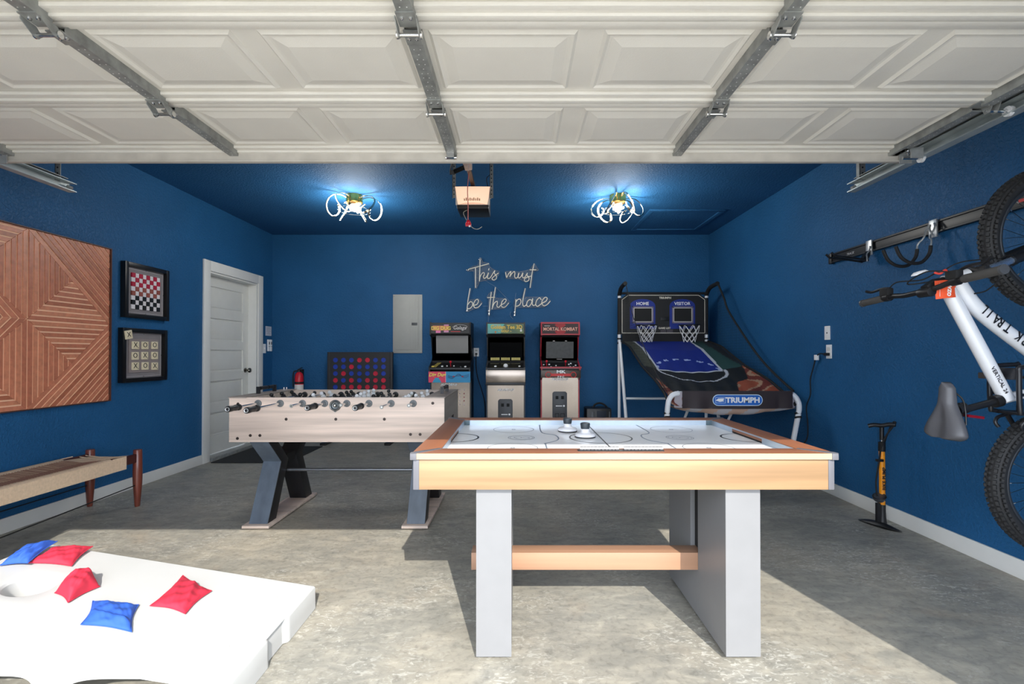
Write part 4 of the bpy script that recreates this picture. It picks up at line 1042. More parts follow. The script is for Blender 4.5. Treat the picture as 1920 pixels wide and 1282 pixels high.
# black box on the floor
bb = thing('storage_case', 'low black case beside the rightmost arcade cabinet', 'case', (1.04, 6.2, 0))
MB().box(0.87, 1.185, 6.08, 6.36, 0, 0.47).build('case_body', BLACKP, bb, bev=0.02)
MB().box(0.93, 0.965, 6.072, 6.08, 0.05, 0.43).box(1.15, 1.165, 6.072, 6.08, 0.05, 0.43).build('side_clasp', DKGREY, bb, bev=0.002)
MB().box(1.0, 1.115, 6.070, 6.08, 0.33, 0.44).build('front_pocket', mat('navy_pocket', (14, 26, 44), 0.6), bb, bev=0.004)
MB().box(1.01, 1.10, 6.066, 6.071, 0.30, 0.318).build('name_plate', WHITEP, bb)
MB().tube(smooth_path([(0.96, 6.2, 0.46), (1.0, 6.2, 0.51), (1.06, 6.2, 0.525), (1.12, 6.2, 0.50), (1.15, 6.2, 0.46)]), 0.012, 8).build('carry_handle', BLACKM, bb)

# ================================================================ BASKETBALL ARCADE
bk = thing('basketball_arcade_game', 'folding two-hoop basketball arcade game with a blue court ramp in the back right corner', 'arcade game', (1.85, 5.1, 0))
BX0, BX1 = 1.30, 2.375
# backboard polygon
yb = 6.08
poly = [(BX0+0.00, 1.40), (BX1, 1.40), (BX1, 1.845), (BX1-0.085, 1.91), (BX0+0.085, 1.91), (BX0, 1.845)]
board = MB().prism(poly, lambda a, b: (a, yb, b), lambda a, b: (a, yb+0.02, b)).build('backboard', mat('board_black', (20, 20, 20), 0.55, vary=0.1), bk, smooth=False)
m = MB(); q = 0.018
pin = [(BX0+q, 1.40+q), (BX1-q, 1.40+q), (BX1-q, 1.845-q*0.5), (BX1-0.085-q*0.5, 1.91-q), (BX0+0.085+q*0.5, 1.91-q), (BX0+q, 1.845-q*0.5)]
for i in range(6):
    a, b = pin[i], pin[(i+1) % 6]; m.bar((a[0], yb-0.001, a[1]), (b[0], yb-0.001, b[1]), 0.003, 0.007, up=(0, 0, 1) if abs(a[0]-b[0]) > 0.05 else (1, 0, 0))
m.build('border_line', mat('ink_bone_white', (206, 200, 186), 0.5), board, smooth=False)
BLUEI = mat('ink_royal_blue', (22, 44, 128), 0.5)
for k, xc in enumerate((1.575, 2.075)):
    m = MB(); arc = [(xc-0.16, 1.47), (xc+0.16, 1.47), (xc+0.16, 1.76)]+[(xc+0.16*math.cos(a), 1.76+0.085*math.sin(a)) for a in [PI*j/10 for j in range(1, 10)]]+[(xc-0.16, 1.76)]
    m.prism(arc, lambda a, b: (a, yb-0.0012, b), lambda a, b: (a, yb, b)); m.build('blue_field', BLUEI, board, smooth=False)
    m = MB(); x0_, x1_, z0_, z1_ = xc-0.112, xc+0.122, 1.555, 1.735
    for w_, mm2, yy in ((0.012, mat('ink_frame_grey', (120, 112, 124), 0.5), yb-0.003), (0.008, mat('ink_bone_white', (206, 200, 186)), yb-0.0045)):
        e = 0.016 if w_ == 0.012 else 0.0
        m = MB(); m.box(x0_-e, x1_+e, yy, yy+0.0015, z0_-e, z0_-e+w_).box(x0_-e, x1_+e, yy, yy+0.0015, z1_+e-w_, z1_+e).box(x0_-e, x0_-e+w_, yy, yy+0.0015, z0_-e, z1_+e).box(x1_+e-w_, x1_+e, yy, yy+0.0015, z0_-e, z1_+e); m.build('target_frame', mm2, board, smooth=False)
    MB().box(x0_, x1_, yb-0.003, yb, z0_, z1_).build('target_square', BLACKM, board, smooth=False)
    text('HOME' if k == 0 else 'VISITOR', 0.056, (xc, yb-0.003, 1.785), (1, 0, 0), (0, 0, 1), WHITEP, board, bold=0.0007)
text('TRIUMPH', 0.036, (1.86, yb-0.002, 1.858), (1, 0, 0), (0, 0, 1), MATS['ink_bone_white'], board, bold=0.0015)
text('GAME LIST', 0.032, (1.85, yb-0.002, 1.478), (1, 0, 0), (0, 0, 1), MATS['ink_bone_white'], board, bold=0.001)
m = MB()
for q in range(4): m.box(1.80, 1.87, yb-0.002, yb-0.001, 1.455-q*0.011, 1.458-q*0.011).box(1.88, 1.955, yb-0.002, yb-0.001, 1.455-q*0.011, 1.458-q*0.011)
m.build('small_print', MATS['ink_frame_grey'], board, smooth=False)
MB().box(1.80, 1.90, yb-0.012, yb, 1.575, 1.615).build('score_unit', BLACKP, board, bev=0.003)
MB().box(BX0+0.02, BX1-0.02, yb+0.005, yb+0.02, 1.28, 1.40).build('lower_screen', BLACKM, bk, smooth=False)
# hoops and nets
for xc in (1.575, 2.10):
    h = MB().torus((xc, 5.90, 1.505), 0.125, 0.006, (0, 0, 1), 32, 8); h.bar((xc, 6.08, 1.505), (xc, 6.02, 1.505), 0.10, 0.01)
    rim = h.build('hoop', BLACKP, bk)
    m = MB(); nn = 8
    def npt(k, lv):
        rr = (0.125, 0.105, 0.088, 0.074, 0.070)[lv]; zz = 1.505-(0.0, 0.075, 0.12, 0.165, 0.205)[lv]; a = 2*PI*(k+(0.5 if lv % 2 else 0))/nn
        return Vector((xc+rr*math.cos(a), 5.90+rr*math.sin(a), zz))
    for k in range(nn):
        for lv in range(4):
            a = npt(k, lv)
            for dk_ in ((0, -1) if lv % 2 == 0 else (0, 1)): m.cyl(a, npt(k+dk_, lv+1), 0.003, n=5, caps=False)
    m.build('net', mat('net_white', (226, 226, 226), 0.6), rim, smooth=True)
# steel frame
def tubep(pts, r, nm, m_=WHITEM, lab=None): return MB().tube(smooth_path(pts, 6) if len(pts) > 2 else pts, r, 12).build(nm, m_, bk, label=lab)
for x in (BX0-0.012, BX1+0.012):
    MB().tube([(x, 6.12, 0.02), (x, 6.12, 1.30)], 0.019, 12).build('rear_upright', WHITEM, bk)
    MB().tube([(x, 6.11, 1.28), (x, 6.108, 1.42)], 0.021, 12).build('post_joint', WHITEM, bk); MB().tube([(x, 6.108, 1.42), (x, 6.10, 1.86)], 0.023, 12).build('board_post', BLACKM, bk); MB().tube([(x, 6.10, 1.86), (x, 6.095, 1.90)], 0.021, 12).build('post_tip', WHITEM, bk)
    MB().tube([(x, 6.08, 1.30), (x, 5.60, 0.02)], 0.019, 12).build('slanted_leg', WHITEM, bk)
    m = MB()
    for z in (1.28, 1.335, 1.40): m.cyl((x, 6.11, z), (x, 6.11, z+0.022), 0.027, n=14)
    m.build('clamp_collar', BLACKP, bk)
    # top arms holding the side net
    tubep([(x, 6.095, 1.885), (x, 6.085, 1.915), (x, 5.98, 1.975), (x, 5.76, 1.995)], 0.025, 'net_arm', BLACKM)
MB().cyl((BX0, 6.10, 1.92), (BX1, 6.10, 1.92), 0.016, n=10).build('top_bar', BLACKP, bk)
MB().cyl((BX0, 5.86, 0.615), (BX1, 5.86, 0.615), 0.014, n=10).build('cross_bar', WHITEM, bk)
# ramp: sagging printed fabric
def rpos(u, v):   # v 0 back -> 1 front
    keys = [(0.0, 6.02, 1.31), (0.25, 5.62, 1.24), (0.5, 5.05, 1.03), (0.75, 4.55, 0.90), (0.9, 4.28, 0.80), (1.0, 4.14, 0.72)]
    for i in range(len(keys)-1):
        if v <= keys[i+1][0]+1e-9: break
    t_ = (v-keys[i][0])/(keys[i+1][0]-keys[i][0]); y = keys[i][1]*(1-t_)+keys[i+1][1]*t_; z = keys[i][2]*(1-t_)+keys[i+1][2]*t_
    sag = -0.06*(1-(2*u-1)**2)*math.sin(PI*min(1, v*1.05))-0.03*(1-(2*u-1)**2)*(v**3)
    wr = 0.006*math.sin(u*40+v*9)*v
    return (BX0+0.02+(BX1-BX0-0.04)*u, y, z+sag+wr)
def rcol(u, v):
    W = (178, 182, 190)
    key_l, key_r = 0.13+0.03*v, 0.80-0.02*v
    if v < 0.50:
        if abs(u-key_l) < 0.014 or abs(u-key_r) < 0.014: return W
        if u < key_l: return (70, 74, 64)
        if u > key_r:
            if u > 0.955-0.05*math.sin(v*8): return (24, 24, 26)
            return (34, 64, 62)
        ang = math.atan2((0.50-v)*2.2, u-0.46); r = math.hypot((0.50-v)*2.2, (u-0.46))
        if abs(r-0.31) < 0.016 and int(ang*5) % 2 == 0: return (150, 166, 206)
        return (13, 36, 122)
    if v < 0.515 and key_l < u < key_r: return W
    r = math.hypot((v-0.50)*2.0, (u-0.47)*1.0)
    if abs(r-0.34) < 0.013: return W
    if v > 0.80:
        rr = math.hypot((v-1.02)*1.6, u-0.42)
        if rr < 0.25: return (26, 62, 150) if rr < 0.235 else W
    fl = (0.99-0.92*(u-0.5) if u > 0.5 else 0.70+1.5*u)+0.04*math.sin(u*23)
    if v > fl:
        s_ = math.sin(u*17+v*11+2*math.sin(v*23)); 
        return (146, 72, 46) if s_ > 0.2 else ((156, 124, 100) if s_ > -0.5 else (104, 44, 32))
    return (18, 20, 20)
ink('court_ramp', 90, 110, rpos, rcol, bk, mat_=print_mat('ramp_print', 0.6))
for x, s_ in ((BX0, 1), (BX1, -1)):
    e = [rpos(0 if s_ == 1 else 1, i/30) for i in range(31)]; MB().tube([(x, p[1], p[2]+0.002) for p in e], 0.012, 8).build('ramp_edge_band', BLACKM, bk)
# front bar with banner
FRY = 4.14
for x, s_ in ((BX0-0.012, 1), (BX1+0.040, -1)):
    tubep([(x+s_*0.10, FRY+0.02, 0.815), (x+s_*0.045, FRY+0.015, 0.80), (x+s_*0.012, FRY+0.012, 0.755), (x, FRY+0.01, 0.69), (x, FRY+0.04, 0.58), (x, FRY+0.22, 0.02)], 0.022, 'front_post')
    m = MB()
    for z in (0.635, 0.60): m.cyl((x, FRY+0.022, z), (x, FRY+0.027, z+0.014), 0.027, n=14)
    m.build('strap', BLACKM, bk)
MB().cyl((BX0+0.06, FRY+0.03, 0.812), (BX1-0.02, FRY+0.03, 0.812), 0.020, n=12).build('front_bar', WHITEM, bk)
def ban(u, v):
    return (1.405+(2.345-1.405)*u, FRY-0.016+0.006*math.sin(u*31)*(1-v)*(1 if u < 0.3 or u > 0.85 else 0.2), 0.690+0.148*v-0.006*(1-v)*math.sin(PI*u))
bn = MB().grid(60, 10, ban).build('front_banner', mat('brown_black_nylon', (44, 34, 38), 0.6, vary=0.1), bk)
def belly(u, v):
    x = 1.36+(2.385-1.36)*u; return (x, FRY-0.012+0.25*v, 0.692-(0.012+0.055*math.sin(PI*u))*(math.sin(PI*min(v, 0.9)))-0.01*abs(math.sin(u*12))*math.sin(PI*v))
def bcol(u, v): return (214, 180, 160) if math.sin(u*26+3*v) > -0.2 else (206, 202, 206)
ink('ball_trough', 60, 14, belly, bcol, bk, mat_=print_mat('trough_print', 0.6))
for x, s_ in ((1.405, -1), (2.345, 1)):
    def fl_(u, v): return (x+s_*(0.05*u+0.004*math.sin(v*14)), FRY-0.014+0.05*u, 0.692+0.14*v*(1-0.25*u))
    MB().grid(6, 10, fl_).build('end_flap', mat('grey_nylon', (168, 162, 170), 0.6), bk)
cxl = 1.885; px0, px1, pz0, pz1 = 1.66, 2.085, 0.712, 0.808; pr = (pz1-pz0)/2
def pill(e):
    r = pr-e; zc = (pz0+pz1)/2; return [(px1-pr+r*math.cos(a), zc+r*math.sin(a)) for a in [-PI/2+PI*j/12 for j in range(13)]]+[(px0+pr+r*math.cos(a), zc+r*math.sin(a)) for a in [PI/2+PI*j/12 for j in range(13)]]
MB().prism(pill(0), lambda a, b: (a, FRY-0.026, b), lambda a, b: (a, FRY-0.020, b)).build('logo_border', mat('ink_pale_blue', (206, 226, 240), 0.5), bn, smooth=False)
MB().prism(pill(0.006), lambda a, b: (a, FRY-0.0275, b), lambda a, b: (a, FRY-0.026, b)).build('logo_badge', mat('ink_bright_blue', (26, 98, 186), 0.5), bn, smooth=False)
text('TRIUMPH', 0.062, (1.915, FRY-0.029, 0.759), (1, 0, 0), (0, 0, 1), WHITEP, bn, bold=0.0025, sx=1.12)
m = MB().prism([(1.685, 0.757), (1.705, 0.774), (1.745, 0.776), (1.762, 0.772), (1.745, 0.760), (1.76, 0.752), (1.72, 0.746)], lambda a, b: (a, FRY-0.0285, b), lambda a, b: (a, FRY-0.0275, b)); m.build('logo_emblem', WHITEP, bn, smooth=False)
m = MB()
for (a, b_, c_, d_) in ((1.683, 1.770, 0.782, 0.785), (1.683, 1.770, 0.735, 0.738), (1.683, 1.686, 0.735, 0.785), (1.767, 1.770, 0.735, 0.785)): m.box(a, b_, FRY-0.0285, FRY-0.0275, c_, d_)
m.build('emblem_outline', MATS['ink_pale_blue'], bn, smooth=False)
# side nets
NETP = [(5.76, 1.985), (5.60, 1.80), (5.48, 1.64), (5.10, 1.34), (4.80, 1.13), (4.53, 0.98), (4.20, 0.83)]
np_ = smooth_path([(0, a, b) for a, b in NETP], 8)
for x in (BX0-0.005, BX1+0.02):
    MB().tube([(x, p.y, p.z) for p in np_], 0.011 if x > 2 else 0.004, 8).build('net_cord', BLACKM, bk)
    m = MB()
    def topz(y):
        for a, b in zip(np_, np_[1:]):
            if b.y <= y <= a.y: t_ = (y-b.y)/(a.y-b.y+1e-9); return b.z*(1-t_)+a.z*t_
        return np_[0].z
    def botz(y): 
        ks = [(6.02, 1.31), (5.62, 1.24), (5.05, 1.03), (4.55, 0.90), (4.28, 0.80), (4.14, 0.72)]
        for (y1, z1), (y0, z0) in zip(ks, ks[1:]):
            if y0 <= y <= y1: return z0+(z1-z0)*(y-y0)/(y1-y0)
        return 0.72
    y = 4.24
    while y < 5.78:
        a, b = topz(y), botz(y)
        if a > b+0.02: m.bar((x, y, b), (x, y, a), 0.0012, 0.0012)
        y += 0.03
    z = 0.85
    while z < 1.98:
        ys_ = [4.22+0.01*i for i in range(156) if botz(4.22+0.01*i) < z < topz(4.22+0.01*i)]
        if ys_: m.bar((x, min(ys_), z), (x, max(ys_), z), 0.0012, 0.0012)
        z += 0.03
    m.build('side_net', BLACKM, bk, kind='stuff', smooth=False)
MB().cyl((1.62, 5.2, 0.02), (1.62, 4.6, 0.62), 0.012, n=8).cyl((2.05, 5.2, 0.02), (2.05, 4.6, 0.62), 0.012, n=8).build('ball_chute_stay', WHITEM, bk)

# ================================================================ FOOSBALL TABLE
FW = mat('whitewashed_oak', (212, 192, 178), 0.5, grain=0, grain_amt=0.34, vscale=7, bump=0.1)
FWD = mat('darkened_oak_top', (150, 138, 128), 0.5, grain=1, grain_amt=0.2, vscale=6)  # darker oak puts the dimness of a grazing view into the colour
FLEG = mat('slate_leg_panel', (84, 94, 106), 0.45, grain=2, grain_amt=0.2, vscale=6); FBLK = mat('black_leg_slab', (24, 24, 27), 0.45)
fx0, fx1, fy0, fy1, fz0, fz1 = -1.905, -0.483, 3.20, 3.93, 0.57, 0.868
fb = thing('foosball_table', 'whitewashed wood foosball table on crossed slate legs', 'foosball table', ((fx0+fx1)/2, (fy0+fy1)/2, 0))
th = 0.03
MB().box(fx0, fx1, fy0, fy0+th, fz0, fz1-0.004).build('side_panel', FW, fb, bev=0.002, label='pale oak panel facing the doorway')
MB().box(fx0, fx1, fy1-th, fy1, fz0, fz1-0.004).build('side_panel', FW, fb, bev=0.002)
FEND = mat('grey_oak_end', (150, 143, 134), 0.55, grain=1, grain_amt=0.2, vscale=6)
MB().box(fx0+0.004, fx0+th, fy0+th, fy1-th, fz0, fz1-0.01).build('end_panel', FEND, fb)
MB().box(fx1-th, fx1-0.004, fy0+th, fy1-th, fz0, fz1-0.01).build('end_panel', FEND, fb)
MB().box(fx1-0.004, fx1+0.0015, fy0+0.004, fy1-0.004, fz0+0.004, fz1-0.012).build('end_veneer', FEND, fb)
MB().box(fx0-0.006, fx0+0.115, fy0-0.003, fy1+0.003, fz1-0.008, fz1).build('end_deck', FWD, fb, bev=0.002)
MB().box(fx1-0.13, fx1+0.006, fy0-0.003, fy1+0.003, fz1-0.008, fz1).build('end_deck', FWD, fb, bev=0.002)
MB().box(fx0+0.10, fx0+0.115, fy0+th, fy1-th, fz0+0.17, fz1-0.008).box(fx1-0.13, fx1-0.115, fy0+th, fy1-th, fz0+0.17, fz1-0.008).build('goal_wall', FW, fb)
MB().box(fx0+0.02, fx1-0.02, fy0+th, fy1-th, fz0+0.155, fz0+0.165).build('playfield', mat('pitch_green', (54, 120, 76), 0.4), fb)
MB().box(fx0+0.02, fx1-0.02, fy0+0.02, fy1-0.02, fz0, fz0+0.012).build('bottom_board', FW, fb)
MB().box(fx1+0.0015, fx1+0.0045, 3.55, 3.64, 0.60, 0.70).build('ball_return', BLACKM, fb, bev=0.001)
# score abacus at both ends
for x, s_ in ((fx0+0.05, 1), (fx1-0.055, -1)):
    t = MB().box(x-0.012, x+0.012, 3.46, 3.475, fz1, fz1+0.050).box(x-0.012, x+0.012, 3.69, 3.705, fz1, fz1+0.050).cyl((x, 3.46, fz1+0.038), (x, 3.70, fz1+0.038), 0.004, n=8)
    sc_ = t.build('score_rack', BLACKP, fb)
    m = MB()
    for q in range(10): m.cyl((x, 3.49+q*0.0165+(0.02 if q > 5 else 0), fz1+0.038), (x, 3.502+q*0.0165+(0.02 if q > 5 else 0), fz1+0.038), 0.013, n=8)
    m.build('score_bead', BLACKP, sc_)
# small cap-like cup pegs
m = MB().cyl((-1.86, 3.86, fz1), (-1.86, 3.86, fz1+0.02), 0.006, n=8).cyl((-1.84, 3.86, fz1), (-1.84, 3.86, fz1+0.02), 0.006, n=8); m.build('deck_screw', CHROME, fb)
rx = [-1.713+0.1464*i for i in range(8)]; rz = 0.825
rend = [2.86, 2.797, 3.04, 2.933, 3.09, 2.924, 2.975, 3.07]
grip = [1, 1, 0, 1, 0, 1, 0, 0]
men = [3, 2, 3, 5, 5, 3, 2, 3]; blk = [1, 1, 0, 1, 0, 1, 0, 0]
MANB, MANW = BLACKP, mat('man_white', (228, 228, 230), 0.4)
tilt = [0.3, -0.5, 0.4, 0.9, -0.3, 0.5, -0.8, 0.3]
for i, x in enumerate(rx):
    y_in = rend[i]; y_far = fy1+ (0.06 if grip[i] else 0.33)
    m = MB().cyl((x, y_in+(0.10 if grip[i] else 0.0), rz), (x, y_far, rz), 0.008, n=12)
    rod = m.build('rod', CHROME, fb)
    for yy, s_ in ((fy0, -1), (fy1, 1)):
        MB().lathe([(0.024, 0), (0.0225, 0.006), (0.013, 0.008), (0.012, 0.014), (0.0, 0.014)], (x, yy, rz), (0, s_, 0), n=24).build('bearing', mat('bearing_grey', (98, 102, 104), 0.5), fb)
    MB().lathe([(0.024, 0), (0.0225, 0.008), (0.013, 0.010), (0.0, 0.010)], (x, fy1-th, rz), (0, -1, 0), n=20).build('bearing', BLACKP, fb)
    if grip[i]:
        m = MB().lathe([(0.0, 0.0), (0.016, 0.0), (0.0185, 0.004), (0.0185, 0.03), (0.0165, 0.06), (0.019, 0.085), (0.013, 0.10), (0.020, 0.108), (0.020, 0.12), (0.010, 0.125)], (x, y_in, rz), (0, 1, 0), n=14)
        g = m.build('grip', BLACKP, rod); MB().torus((x, y_in-0.0005, rz), 0.011, 0.0025, (0, 1, 0), 20, 5).build('grip_ring', GALVL, rod)
    else:
        MB().torus((x, y_in, rz), 0.008, 0.004, (0, 1, 0), 16, 6).build('rod_cap', GALV, rod)
        m = MB().lathe([(0.0, 0.0), (0.0185, 0.0), (0.0185, 0.03), (0.0165, 0.06), (0.019, 0.085), (0.010, 0.10)], (x, fy1+0.35, rz), (0, -1, 0), n=14); m.build('grip', BLACKP, rod)
    # bumpers and men
    n = men[i]; gap = (fy1-fy0-2*th)/(n+1)
    for k in range(n):
        y = fy0+th+gap*(k+1); a = tilt[i]+0.35*math.sin(k*7+i*3)
        ux, uz = math.sin(a), -math.cos(a)      # foot direction
        m = MB(); P = lambda d, w=0.0: (x+ux*d, y+w, rz+uz*d)
        m.cyl((x, y-0.014, rz), (x, y+0.014, rz), 0.014, n=10)
        m.bar(P(-0.028), P(0.03), 0.026, 0.018, up=(0, 1, 0)).bar(P(0.028), P(0.065), 0.018, 0.016, up=(0, 1, 0)).bar(P(0.062), P(0.075), 0.026, 0.024, up=(0, 1, 0))
        m.sphere(P(-0.042), 0.0145, 10)
        m.build('player_figure', MANB if blk[i] else MANW, rod)
    for y in (fy0+th+0.012, fy1-th-0.012):
        MB().cyl((x, y-0.012, rz), (x, y+0.012, rz), 0.017, n=12).build('bumper', RUBBER, rod)
# face hardware
def bolt(x, z, r=0.010):
    MB().lathe([(r, 0), (r*0.85, 0.003), (r*0.35, 0.0035), (r*0.3, 0.001), (0.0, 0.001)], (x, fy0, z), (0, -1, 0), n=12).build('bolt', mat('bolt_bronze', (58, 50, 46), 0.4, 0.6), fb)
for px, py in ((537, 785.6), (630, 785.6), (721, 785.6), (446, 821.5), (470, 816), (488, 816), (770, 814), (788, 814), (811.5, 755.6), (446.7, 757)):
    bolt((px-970)*3.2/907, 1.15+(664-py)*3.2/907)
bx_ = (629.6-970)*3.2/907
MB().lathe([(0.037, 0), (0.037, 0.012), (0.030, 0.022), (0.026, 0.020), (0.022, 0.008), (0.0, 0.006)], (bx_, fy0, 0.812), (0, -1, 0), n=28).prism([(bx_-0.02, 0.785), (bx_+0.02, 0.785), (bx_, 0.768)], lambda a, b: (a, fy0-0.012, b), lambda a, b: (a, fy0, b)).build('ball_entry', mat('cup_grey', (112, 118, 120), 0.3, 0.6), fb)
MB().sphere((bx_, fy0-0.014, 0.814), 0.013, 12).build('cup_highlight', CHROME, fb)
# crossed legs at both ends, bent slabs in the depth direction
for x0_, x1_ in ((-1.782, -1.655), (-0.735, -0.612)):
    for s_ in (0, 1):
        yc = 3.565
        def Y(d): return yc-d if s_ == 0 else yc+d
        pf = [(Y(0.345), 0.57), (Y(0.165), 0.40), (Y(0.345), 0.026), (Y(0.235), 0.026), (Y(0.06), 0.40), (Y(0.235), 0.57)]
        MB().prism(pf, lambda a, b: (x0_, a, b), lambda a, b: (x1_, a, b)).build('leg', FBLK, fb, bev=0.002)
        if s_ == 0: MB().prism([pf[0], pf[1], pf[2], (pf[2][0]-0.003, pf[2][1]), (pf[1][0]-0.003, pf[1][1]), (pf[0][0]-0.003, pf[0][1])], lambda a, b: (x0_+0.002, a, b), lambda a, b: (x1_-0.002, a, b)).build('leg_facing', FLEG, fb, smooth=False, label='slate grey facing on the leg')
    MB().box(x0_+0.01, x1_-0.01, yc-0.062, yc+0.062, 0.37, 0.43).build('leg_joint', BLACKM, fb)
    MB().box(x0_-0.025, x1_+0.025, 3.18, 3.95, 0.008, 0.026).build('base_board', FW, fb, bev=0.002)
    MB().box(x0_+0.01, x1_-0.01, 3.22, 3.30, 0.0, 0.008).box(x0_+0.01, x1_-0.01, 3.83, 3.91, 0.0, 0.008).build('foot_pad', BLACKM, fb)
MB().cyl((-1.66, 3.50, 0.318), (-0.73, 3.50, 0.318), 0.011, n=12).build('cross_bar', mat('bar_steel', (120, 124, 130), 0.35, 0.8), fb)

# ================================================================ AIR HOCKEY TABLE
AW = mat('amber_wood_apron', (158, 126, 92), 0.45, grain=0, grain_amt=0.32, vscale=6)
AT = mat('red_brown_wood_rail', (152, 98, 67), 0.42, grain=0, grain_amt=0.16, vscale=6)
ATy = mat('red_brown_wood_side_rail', (150, 96, 66), 0.42, grain=1, grain_amt=0.16, vscale=6)
AL = mat('pale_wood_edge', (176, 154, 122), 0.5, grain=0, grain_amt=0.1, vscale=5)
ax0, ax1, ay0, ay1, az = -0.3936, 1.181, 1.785, 2.80, 0.7846
ah = thing('air_hockey_table', 'amber wood air hockey table with grey panel legs and white playing surface', 'air hockey table', ((ax0+ax1)/2, (ay0+ay1)/2, 0))
rw = 0.098
# rails mitred
def mitre(pts, nm, m_):
    MB().prism(pts, lambda a, b: (a, b, az-0.022), lambda a, b: (a, b, az)).build(nm, m_, ah, bev=0.0015)
mitre([(ax0+0.012, ay0+0.002), (ax1-0.012, ay0+0.002), (ax1-rw, ay0+rw), (ax0+rw, ay0+rw)], 'front_rail', AT)
mitre([(ax0+rw, ay1-rw), (ax1-rw, ay1-rw), (ax1-0.012, ay1-0.002), (ax0+0.012, ay1-0.002)], 'rear_rail', AT)
mitre([(ax0+0.002, ay0+0.012), (ax0+rw, ay0+rw), (ax0+rw, ay1-rw), (ax0+0.002, ay1-0.012)], 'side_rail', ATy)
mitre([(ax1-rw, ay0+rw), (ax1-0.002, ay0+0.012), (ax1-0.002, ay1-0.012), (ax1-rw, ay1-rw)], 'side_rail', ATy)
GC = mat('grey_corner_plastic', (98, 98, 103), 0.45)
for cxx, cyy, sx_, sy_ in ((ax0, ay0, 1, 1), (ax1, ay0, -1, 1), (ax0, ay1, 1, -1), (ax1, ay1, -1, -1)):
    m = MB(); m.prism([(cxx-sx_*0.002, cyy-sy_*0.002), (cxx+sx_*0.022, cyy-sy_*0.002), (cxx+sx_*(rw+0.004), cyy+sy_*(rw-0.008)), (cxx+sx_*(rw-0.008), cyy+sy_*(rw+0.004)), (cxx-sx_*0.002, cyy+sy_*0.022)], lambda a, b: (a, b, az-0.0008), lambda a, b: (a, b, az+0.0015))
    m.build('corner_strip', GC, ah, bev=0.001)
    MB().box(cxx-sx_*0.002+(0 if sx_ > 0 else 0), cxx+sx_*0.022, cyy-sy_*0.002, cyy+sy_*0.022, az-0.024, az-0.001).build('corner_cap', GC, ah, bev=0.002)
    MB().box(cxx+sx_*0.008, cxx+sx_*0.030, cyy+sy_*0.008, cyy+sy_*0.030, 0.649, az-0.024).build('corner_post', GC, ah, bev=0.002)
MB().box(ax0+0.022, ax1-0.022, ay0, ay0+0.004, az-0.022, az-0.0005).build('edge_band', AL, ah)
MB().box(ax0+0.026, ax1-0.026, ay0+0.010, ay0+0.024, 0.649, az-0.0245).build('front_apron', AW, ah, bev=0.001)
MB().box(ax0+0.026, ax1-0.026, ay1-0.024, ay1-0.010, 0.649, az-0.0245).build('rear_apron', AW, ah)
MB().box(ax0+0.010, ax0+0.024, ay0+0.026, ay1-0.026, 0.649, az-0.0245).box(ax1-0.024, ax1-0.010, ay0+0.026, ay1-0.026, 0.649, az-0.0245).build('side_apron', AW, ah)
MB().box(ax0+0.026, ax1-0.026, ay0+0.026, ay1-0.026, 0.662, 0.672).build('base_board', BLACKM, ah)
# playfield with printed lines
PZ = 0.7555
pf0, pf1, pg0, pg1 = ax0+rw-0.004, ax1-rw+0.004, ay0+rw-0.004, ay1-rw+0.004
bed = MB().box(pf0, pf1, pg0, pg1, PZ-0.012, PZ).build('playing_surface', mat('glossy_white_bed', (250, 251, 252), 0.2, vary=0.01), ah)
ALU = mat('anodised_side_wall', (176, 188, 200), 0.35, 0.6)
MB().box(pf0, pf1, pg0-0.002, pg0+0.006, PZ, az-0.003).build('side_wall', ALU, ah); MB().box(pf0, pf1, pg1-0.006, pg1+0.002, PZ, az-0.003).build('side_wall', ALU, ah)
cyy = (ay0+ay1)/2
for xx, s_ in ((pf0, 1), (pf1, -1)):
    MB().box(xx-s_*0.002, xx+s_*0.006, pg0, cyy-0.15, PZ, az-0.003).box(xx-s_*0.002, xx+s_*0.006, cyy+0.15, pg1, PZ, az-0.003).box(xx-s_*0.002, xx+s_*0.006, cyy-0.15, cyy+0.15, PZ+0.02, az-0.003).build('end_wall', ALU, ah)
    MB().box(xx-s_*0.004, xx+s_*0.003, cyy-0.15, cyy+0.15, PZ, PZ+0.02).build('goal_slot', BLACKM, ah)
    for yy in (pg0, pg1):
        MB().box(xx, xx+s_*0.035, yy, yy+(0.010 if yy == pg0 else -0.010), PZ, az-0.002).build('corner_block', mat('corner_slate', (74, 92, 100), 0.5), ah, bev=0.002)
LB = mat('line_black', (20, 26, 36), 0.5); LG = mat('line_grey', (112, 118, 128), 0.5); LS = mat('line_slate_blue', (112, 124, 140), 0.5)
def ring(cx_, cy_, r, w, m_, nm, a0=0, a1=2*PI, sx=1.0):
    n = 48; mb = MB(); v = []
    for k in range(n+1):
        a = a0+(a1-a0)*k/n
        for rr in (r-w*0.7, r+w*0.7): v.append((cx_+rr*math.cos(a)*sx, cy_+rr*math.sin(a), PZ+0.0006))
    mb.add(v, [(2*k, 2*k+2, 2*k+3, 2*k+1) for k in range(n)]); return mb.build(nm, m_, bed, smooth=False)
tcx = (ax0+ax1)/2
MB().box(tcx-0.003, tcx+0.003, pg0, pg1, PZ, PZ+0.0007).build('centre_line', LB, bed, smooth=False)
ring(tcx, cyy, 0.145, 0.005, LB, 'centre_circle')
ring(pf0, cyy, 0.115, 0.006, LB, 'goal_crease', -PI/2, PI/2); ring(pf1, cyy, 0.115, 0.006, LB, 'goal_crease', PI/2, 3*PI/2)
for xx in (pf0+0.28, pf1-0.28):
    for yy in (cyy-0.25, cyy+0.25): ring(xx if yy > cyy else xx-0.0, yy, 0.105, 0.0025, LG, 'face_off_circle'); ring(xx, yy, 0.008, 0.004, LG, 'face_off_spot')
